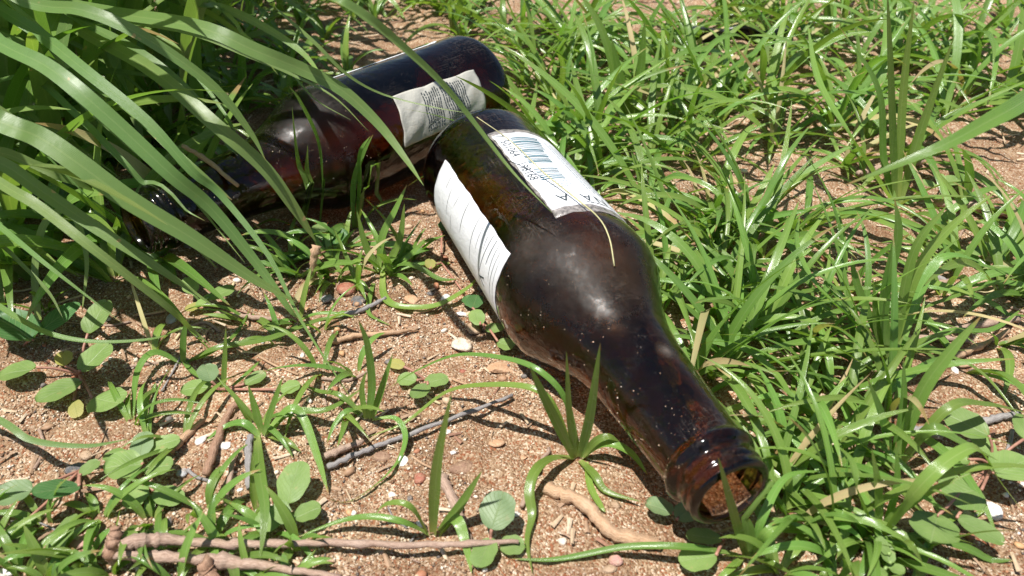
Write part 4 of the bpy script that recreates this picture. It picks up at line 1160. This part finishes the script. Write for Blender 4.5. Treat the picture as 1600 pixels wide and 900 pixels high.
weed((752, 508), [(745, 495, 15, 12, 110, 5, 10), (772, 512, 16, 9, 10, 4, 0), (790, 538, 14, 12, 330, 4, 0), (742, 470, 16, 13, 80, 5, 0, 'round_dark')], 'small weed pressed against the lower edge of the white front label')
weed((1468, 295), [(1450, 287, 12, 10, 150, 8, 10), (1486, 283, 14, 10, 20, 8, 10), (1470, 278, 9, 7, 90, 9, 20)], 'pale seedling on bright sand at the upper right', 'stalk_green')
weed((1540, 398), [(1524, 391, 14, 9, 170, 8, 5), (1560, 405, 11, 8, 340, 7, 5), (1548, 386, 8, 7, 70, 8, 20)], 'pale seedling between the sticks at the right', 'stalk_green')
weed((1075, 160), [(1085, 145, 20, 17, 60, 10, 20), (1058, 158, 15, 12, 160, 8, 10), (1065, 200, 22, 14, 250, 6, 0)], 'round-leaved weed among the sunlit grass behind')
weed((1305, 80), [(1313, 58, 12, 14, 80, 14, 40), (1292, 76, 9, 7, 160, 8, 10)], 'bright leaf catching the sun in the far grass')
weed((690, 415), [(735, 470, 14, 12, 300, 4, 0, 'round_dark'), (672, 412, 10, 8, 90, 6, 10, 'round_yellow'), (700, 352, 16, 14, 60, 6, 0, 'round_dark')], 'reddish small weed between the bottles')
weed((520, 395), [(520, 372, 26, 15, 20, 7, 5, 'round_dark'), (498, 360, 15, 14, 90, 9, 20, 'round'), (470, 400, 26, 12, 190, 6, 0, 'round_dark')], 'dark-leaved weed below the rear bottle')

# ------------------------------------------------------------------ sticks and straws
def stick_line(pts):
    P = []
    for q in pts:
        z = q[2] / 1000.0
        p = GG(q[0], q[1]); p = G(q[0], q[1], p.z + z); P.append(p)
    return P
def stick(name, parts, label, cat='twig', group=None):
    """parts: (part name, [(px, py, mm above ground)], [radius px...], material, knob)"""
    b0 = stick_line(parts[0][1])[0]
    t = empty(name, b0); tag(t, label, cat, group)
    for i, (pn, pts, rad, mt, knob) in enumerate(parts):
        P = stick_line(pts); n = 7 * (len(P) - 1)
        ln = catmull(P, n)
        rr = np.interp(np.linspace(0, 1, n + 1), np.linspace(0, 1, len(rad)), rad)
        rs_ = random.Random(i + len(label))
        rr = [r * (1 + rs_.uniform(-0.14, 0.14)) * (1.28 if rs_.random() < 0.07 else 1) for r in rr]
        ln = [p + Vector((rs_.gauss(0, 1), rs_.gauss(0, 1), rs_.gauss(0, 0.5))) * 0.00022 - b0 for p in ln]
        me = tube(pn, ln, [r / ppm(p + b0) for r, p in zip(rr, ln)], 9, knob, i)
        link_mesh(pn, me, M[mt], t)
    return t
stick('forked_twig', [
    ('branch', [(178, 852, 8), (215, 846, 8), (245, 843, 8), (300, 846, 8), (380, 850, 7), (480, 849, 7), (600, 850, 7), (720, 850, 6), (812, 845, 5)], [9, 12, 10, 6.5, 6.5, 6, 5.5, 5, 3], 'bark_pale', 0.12),
    ('branch', [(180, 866, 7), (230, 869, 6), (300, 872, 6), (345, 877, 6), (430, 886, 5), (530, 902, 4)], [9, 8.5, 8, 11, 6.5, 5.5], 'bark_pale', 0.12),
    ('knot', [(180, 824, 12), (178, 842, 10), (176, 860, 7), (180, 878, 4)], [7, 11, 13, 9], 'bark_brown', 0.16),
    ('side_shoot', [(318, 876, 6), (325, 895, 4), (345, 915, 3)], [11, 11, 9], 'bark_brown', 0.15),
], 'forked brown twig with knobbly head lying along the bottom left', 'twig')
stick('stick', [('branch', [(856, 764, 3), (890, 776, 4), (925, 798, 4), (950, 828, 3.5), (985, 842, 3), (1034, 852, 2)], [9, 10, 11, 11, 13, 8], 'bark_tan', 0.1)], 'stubby tan stick lying on sand below the bottle neck', 'stick')
stick('thin_twig', [('branch', [(510, 732, 2), (560, 708, 2.2), (620, 686, 2), (700, 656, 2), (800, 618, 2.5)], [4.8, 4.4, 4, 3.6, 2.8], 'bark_grey', 0.16)], 'long straight grey twig lying diagonally left of the front bottle', 'twig')
stick('thin_twig', [('branch', [(506, 714, 2), (535, 702, 2), (566, 690, 2)], [5, 6, 4], 'bark_pale', 0.15)], 'short pale twig just above the long grey diagonal one', 'twig')
stick('thin_twig', [('branch', [(322, 742, 2), (335, 700, 2.5), (352, 656, 2.5), (368, 630, 2)], [6, 7, 6, 5], 'bark_brown', 0.12)], 'brown twig standing out above the rosette weed, leaning right', 'twig')
stick('thin_twig', [('branch', [(390, 764, 2), (389, 720, 2.5), (391, 680, 2)], [6, 6, 5], 'bark_grey', 0.1)], 'dark grey twig pointing straight up the picture', 'twig')
stick('thin_twig', [('branch', [(352, 790, 2), (360, 745, 2), (370, 700, 2)], [4, 4, 3], 'bark_pale', 0.1)], 'thin pale twig between the brown and grey twigs', 'twig')
stick('thin_twig', [('branch', [(268, 706, 2), (290, 682, 2.5), (318, 655, 2.5)], [5, 6, 4], 'bark_tan', 0.15)], 'tan twig beside the rosette of round leaves', 'twig')
stick('thin_twig', [('branch', [(538, 492, 2), (570, 482, 2), (602, 466, 2)], [4, 4, 3], 'bark_grey', 0.1)], 'grey twig under the tuft between the bottles', 'twig')
stick('thin_twig', [('branch', [(512, 536, 2), (560, 524, 2), (610, 520, 2), (652, 514, 2)], [5, 4, 4, 2], 'bark_tan', 0.15)], 'dry tan sliver lying above the upright small tuft', 'twig')
stick('thin_twig', [('branch', [(340, 488, 2), (380, 494, 2), (436, 500, 2)], [4, 4, 3], 'bark_pale', 0.1)], 'pale twig on dappled sand near the bright seedling', 'twig')
stick('thin_twig', [('branch', [(690, 742, 2), (708, 780, 2), (728, 835, 2), (742, 880, 2)], [6, 8, 7, 5], 'bark_pale', 0.15)], 'flattened pale dry stalk beside the upright grey-green leaf', 'twig')
stick('thin_twig', [('branch', [(816, 792, 2), (834, 745, 2), (858, 700, 2)], [4, 5, 3], 'bark_pale', 0.1)], 'thin pale twig beside the tuft against the front bottle', 'twig')
stick('thin_twig', [('branch', [(1460, 316, 2), (1510, 322, 3), (1560, 330, 3), (1640, 336, 3)], [6, 7, 8, 8], 'bark_pale', 0.1)], 'pale thick twig on the sand at the right edge', 'twig')
stick('thin_twig', [('branch', [(1402, 408, 2), (1440, 424, 2), (1478, 440, 2)], [5, 6, 4], 'bark_grey', 0.1)], 'grey twig behind the large many-leaved tuft', 'twig')
stick('thin_twig', [('branch', [(1420, 460, 2), (1450, 448, 2), (1482, 440, 2)], [5, 7, 5], 'bark_pale', 0.12)], 'short pale twig behind the large many-leaved tuft', 'twig')
stick('thin_twig', [('branch', [(1490, 516, 2), (1540, 506, 3), (1592, 498, 2)], [5, 6, 6], 'bark_pale', 0.1)], 'pale twig at the right below the pale seedling', 'twig')
stick('thin_twig', [('branch', [(1490, 558, 2), (1530, 540, 2.5), (1575, 518, 2)], [5, 5, 4], 'bark_tan', 0.1)], 'tan twig crossing the sand below the pale right twig', 'twig')
stick('thin_twig', [('branch', [(1400, 530, 2), (1470, 528, 2), (1520, 534, 2)], [5, 5, 3], 'bark_pale', 0.1)], 'straight pale straw right of the large tuft foot', 'twig')
stick('thin_twig', [('branch', [(1420, 668, 2), (1448, 675, 2.5), (1474, 684, 2)], [7, 8, 5], 'bark_grey', 0.1)], 'stout grey twig among the thick right grass', 'twig')
stick('thin_twig', [('branch', [(1530, 660, 2), (1560, 652, 2), (1592, 646, 2)], [6, 6, 4], 'bark_grey', 0.1)], 'grey twig behind the large round weed leaves', 'twig')
stick('thin_twig', [('branch', [(1340, 272, 2), (1380, 262, 2), (1440, 252, 2)], [5, 6, 5], 'bark_pale', 0.1)], 'pale straw behind the pale upper seedling', 'twig')
stick('dry_stalk', [('stalk', [(491, 440, 0), (489, 415, 10), (494, 384, 20)], [4, 5, 7], 'bark_tan', 0.15)], 'withered brown stalk under the drooping wide leaf tip', 'stalk')
stick('dry_stalk', [('stalk', [(285, 228, 62), (320, 248, 56), (372, 290, 46)], [3, 4, 3], 'bark_tan', 0.1)], 'dry straw caught in the wide leaves over the rear bottle neck', 'straw')
# the straw lying over the barcode label
sp = []
for (px, py, lift) in [(745, 183, 0.020), (800, 222, 0.012), (850, 270, 0.004), (900, 310, 0.002), (935, 340, 0.002), (952, 372, 0.002), (960, 416, 0.001)]:
    d = ray(px, py).normalized(); b, a = BOT[0]
    t_ = 0.15
    for _ in range(900):
        q = CO + d * t_; s = (q - b).dot(a) / LB
        r = (q - b - a * (s * LB)).length
        if r < float(prof(min(max(s, 0.0), 1.0))) + lift: break
        t_ += 0.0004
    sp.append(q)
o0 = sp[0].copy()
st = empty('dry_straw', o0); tag(st, 'thin dry grass straw lying across the barcode label', 'straw')
ln = catmull([p - o0 for p in sp], 30)
link_mesh('stem', tube('stem', ln, list(np.interp(np.linspace(0, 1, 31), [0, 0.5, 1], [0.0002, 0.00032, 0.00028])), 6, 0.1), M['green_straw'], st)
# dry litter too fine to count, thickest on the far sand
def litter():
    rs = np.random.RandomState(31); vs, fs = [], []
    for k in range(1500):
        far = rs.rand() < 0.75
        px, py = rs.uniform(0, 1600), (rs.uniform(-20, 230) if far else rs.uniform(230, 890))
        p = GG(px, py)
        if in_bottle(p, 0.004): continue
        a = rs.uniform(0, 6.28); L = rs.uniform(0.004, 0.016 if far else 0.008); w = rs.uniform(0.0003, 0.0010)
        d = Vector((math.cos(a), math.sin(a), rs.uniform(-0.12, 0.25))).normalized() * L * 0.5; n = Vector((-math.sin(a), math.cos(a), 0)) * w
        c = p + Vector((0, 0, 0.0008 + abs(d.z))); b = len(vs)
        up = Vector((0, 0, w * 0.7))
        vs += [c - d - n, c - d + n, c + d + n * 0.6, c + d - n * 0.6, c - d + up, c + d + up]
        fs += [(b, b + 3, b + 5, b + 4), (b + 1, b + 4, b + 5, b + 2), (b, b + 4, b + 1), (b + 3, b + 2, b + 5)]
    o = link_mesh('litter', mesh('litter', vs, fs, False), M['litter'])
    tag(o, 'fine dry plant litter strewn over the soil', 'litter', kind='stuff')
litter()
# short straws littering the sand
rs = random.Random(77)
made = 0
while made < 70:
    px, py = rs.uniform(0, 1600), rs.uniform(40, 890)
    if not (px < 820 and py > 420 or px > 1180 or py < 60): continue
    p = GG(px, py)
    if in_bottle(p, 0.004): continue
    a = rs.uniform(0, 6.28); L = rs.uniform(0.006, 0.022)
    e = Vector((math.cos(a), math.sin(a), 0)) * L
    pts = [p + e * f + Vector((0, 0, 0)) for f in (-0.5, 0.0, 0.5)]
    for q in pts: q.z = gz(q.x, q.y) + 0.0008
    pts[1] += Vector((-e.y, e.x, 0)) * rs.uniform(-0.12, 0.12)
    o = link_mesh('straw_bit', tube('straw_bit', catmull([q - p for q in pts], 6), [rs.uniform(0.00025, 0.0008)] * 7, 5, 0.15, made), M[rs.choice(['straw', 'bark_pale', 'bark_grey', 'bark_tan'])], None, p)
    tag(o, 'short bit of dry straw lying loose on the sand', 'straw', 'loose bits of straw'); made += 1

# ------------------------------------------------------------------ stones
def stone_mesh(seed, sx, sy, sz, sub=2, angular=0.0):
    import bmesh
    bm = bmesh.new(); bmesh.ops.create_icosphere(bm, subdivisions=sub, radius=1.0)
    rs = random.Random(seed); dirs = [(Vector((rs.gauss(0, 1), rs.gauss(0, 1), rs.gauss(0, 1))).normalized(), rs.uniform(0.50, 0.86)) for _ in range(12)]
    for v in bm.verts:
        c = v.co.copy()
        for d, k in dirs:
            x = c.dot(d)
            if x > k: c -= d * (x - k) * (0.8 + 0.2 * angular)
        v.co = Vector((c.x * sx, c.y * sy, c.z * sz)) * (1 + rs.uniform(-0.07, 0.07))
    me = bpy.data.meshes.new('stone'); bm.to_mesh(me); bm.free()
    me.polygons.foreach_set('use_smooth', [angular < 0.5] * len(me.polygons))
    return me
ST = {
    'white': mat_stone('white_quartz', (0.74, 0.72, 0.68), (0.84, 0.83, 0.80), 200, 0.45), 'red': mat_stone('red_stone', (0.26, 0.075, 0.045), (0.40, 0.15, 0.10)),
    'dark': mat_stone('dark_stone', (0.06, 0.06, 0.065), (0.15, 0.15, 0.16)), 'orange': mat_stone('orange_stone', (0.45, 0.24, 0.13), (0.58, 0.37, 0.23)),
    'pale': mat_stone('pale_stone', (0.58, 0.48, 0.38), (0.72, 0.64, 0.54)), 'tan': mat_stone('tan_stone', (0.33, 0.22, 0.14), (0.50, 0.36, 0.24)),
    'pink': mat_stone('pink_stone', (0.46, 0.22, 0.19), (0.55, 0.33, 0.28)), 'grey': mat_stone('grey_stone', (0.26, 0.26, 0.27), (0.46, 0.46, 0.47)),
    'brown': mat_stone('brown_stone', (0.20, 0.11, 0.07), (0.33, 0.20, 0.13)),
}
def stone(px, py, rx, ry, kind, label, hgt=0.6, seed=0, ang=0.0, rot=0.0, group=None, sub=2):
    p = GG(px, py); k = ppm(p)
    sx, sy = rx / k, ry / k / max(0.45, math.sin(R(36) + math.atan((py - 450) / FPX)))
    sz = min(sx, sy) * hgt
    me = stone_mesh(seed or int(px * 3 + py), sx, sy, sz, sub, ang)
    o = link_mesh('pebble', me, ST[kind], None, p + Vector((0, 0, sz * 0.22)))
    o.rotation_euler = (random.Random(int(px)).uniform(-0.25, 0.25), random.Random(int(py)).uniform(-0.25, 0.25), R(rot))
    tag(o, label, 'pebble', group)
    return o
stone(1549, 801, 17, 15, 'white', 'bright white smooth pebble beside the large round weed leaves', 0.95)
stone(541, 457, 18, 11, 'red', 'dark red angular stone between the bottles', 0.7, ang=0.4)
stone(558, 470, 15, 8, 'dark', 'dark grey stone touching the red one', 0.5, ang=0.3)
stone(512, 468, 13, 10, 'grey', 'grey stone left of the red one', 0.5)
stone(565, 449, 8, 7, 'white', 'small whitish pebble right of the red stone', 0.7)
stone(646, 471, 18, 10, 'orange', 'flat orange stone under the looping grass leaf', 0.4)
stone(725, 540, 21, 15, 'pale', 'large pale flat pebble left of the front label', 0.35)
stone(696, 463, 10, 7, 'white', 'whitish pebble by the looping grass leaf', 0.5)
stone(721, 490, 13, 5, 'white', 'thin white shell chip near the front label', 0.3)
stone(742, 518, 15, 10, 'tan', 'tan pebble beside the large pale flat one', 0.4)
stone(672, 457, 7, 6, 'dark', 'little black pebble above the looping leaf', 0.6)
stone(780, 576, 26, 12, 'orange', 'crumbling orange brick fragment by the bottle shoulder', 0.4, ang=0.5)
stone(655, 746, 12, 10, 'red', 'reddish pebble on bare sand below the diagonal twig', 0.5)
stone(630, 724, 10, 8, 'white', 'white triangular chip below the diagonal twig', 0.4, ang=0.7)
stone(612, 774, 8, 6, 'white', 'white chip beside a small dark pebble', 0.5, ang=0.5)
stone(640, 779, 7, 6, 'dark', 'small blue-black pebble on the bare sand', 0.6)
stone(598, 714, 17, 10, 'brown', 'brown flat stone beside the diagonal twig', 0.4)
stone(722, 732, 26, 13, 'brown', 'half-buried brown stone behind the tall straight leaf', 0.5)
stone(778, 693, 16, 9, 'orange', 'orange-brown stone in the sand left of the bottle neck', 0.35)
stone(700, 224 + 450, 6, 5, 'white', 'white speck stone near the diagonal twig end', 0.5)
stone(963, 877, 16, 10, 'pink', 'dusky red pebble at the bottom edge', 0.6, ang=0.3)
stone(952, 890, 14, 8, 'tan', 'tan pebble below the dusky red one', 0.5)
stone(125, 738, 24, 13, 'dark', 'dark slate stone between the weeds at left', 0.35)
stone(133, 710, 12, 8, 'tan', 'tan pebble above the dark slate stone', 0.6)
stone(125, 845, 24, 14, 'pink', 'dull pink stone under the leaves at lower left', 0.4)
stone(18, 892, 19, 12, 'white', 'cream pebble in the bottom left corner', 0.5)
stone(315, 690, 10, 9, 'white', 'white pebble beside the tan twig', 0.5)
stone(350, 700, 13, 8, 'white', 'white chip between the brown and grey twigs', 0.35, ang=0.5)
stone(285, 735, 12, 9, 'grey', 'grey pebble beside the rosette weed', 0.5)
stone(178, 612, 7, 5, 'white', 'small white pebble above the round leaf', 0.5)
stone(270, 500, 11, 8, 'grey', 'blue-grey pebble on the shaded sand', 0.6)
stone(476, 452, 8, 8, 'grey', 'tiny blue-grey pebble under the drooping leaf tip', 0.6)
stone(1492, 580, 7, 7, 'white', 'white pebble on the sand at right', 0.7)
stone(1540, 580, 8, 6, 'pale', 'pale pebble right of the white one', 0.6)
stone(1520, 582, 8, 6, 'dark', 'dark pebble between two pale ones', 0.6)
stone(1519, 164, 7, 5, 'white', 'white pebble in the far upper right grass', 0.7)
stone(1352, 66, 9, 10, 'pale', 'pale upright stone in the far grass', 0.9)
stone(1480, 315, 6, 6, 'orange', 'orange pebble on the upper right sand', 0.6)
stone(740, 860 + 20, 8, 5, 'white', 'white chip below the long twig', 0.5, ang=0.6)
stone(1060, 785, 9, 6, 'tan', 'tan pebble under the bottle ring', 0.5)
stone(880, 845, 9, 7, 'pale', 'pale pebble below the tan stick', 0.5)
rs = random.Random(99)
tones = {'pale': 'pale', 'tan': 'tan', 'orange': 'orange', 'brown': 'brown', 'white': 'white', 'grey': 'grey', 'red': 'reddish'}
n_ = 0
while n_ < 95:
    px, py = rs.uniform(10, 1590), rs.uniform(30, 885)
    p = GG(px, py)
    if in_bottle(p, 0.004): continue
    kd = rs.choice(['pale', 'tan', 'tan', 'orange', 'brown', 'white', 'grey', 'red'])
    k = ppm(p); r = rs.uniform(0.0011, 0.0026) * k
    where = 'left of the bottles' if px < 800 else 'right of the bottles'
    stone(px, py, r, r * rs.uniform(0.4, 0.7), kd, f'little {tones[kd]} pebble lying on the sand {where}', rs.uniform(0.4, 0.8), n_ + 500, rs.choice([0, 0.3, 0.7]), 0, f'small {tones[kd]} pebbles {where}', 1)
    n_ += 1

# ------------------------------------------------------------------ dark plastic scrap in the far shade
def scrap():
    p = GG(1150, 86)
    vs, fs = [], []
    n, m_ = 18, 8
    for i in range(n + 1):
        for j in range(m_ + 1):
            a, b = i / n, j / m_
            x = (a - 0.5) * 0.085; th = (b - 0.15) * 2.2
            vs.append((x + 0.004 * math.sin(b * 6), 0.012 * math.cos(th) + 0.006 * math.sin(a * 5), 0.008 + 0.012 * math.sin(th) + 0.002 * math.sin(a * 14)))
    w = m_ + 1
    for i in range(n):
        for j in range(m_): fs.append((i * w + j, i * w + j + 1, (i + 1) * w + j + 1, (i + 1) * w + j))
    o = link_mesh('plastic_scrap', mesh('plastic_scrap', vs, fs), M['plastic'], None, p)
    md = o.modifiers.new('thickness', 'SOLIDIFY'); md.thickness = 0.0015
    o.rotation_euler = (0, 0, 0.12)
    tag(o, 'curved scrap of black plastic lying in the far shade', 'plastic scrap')
scrap()
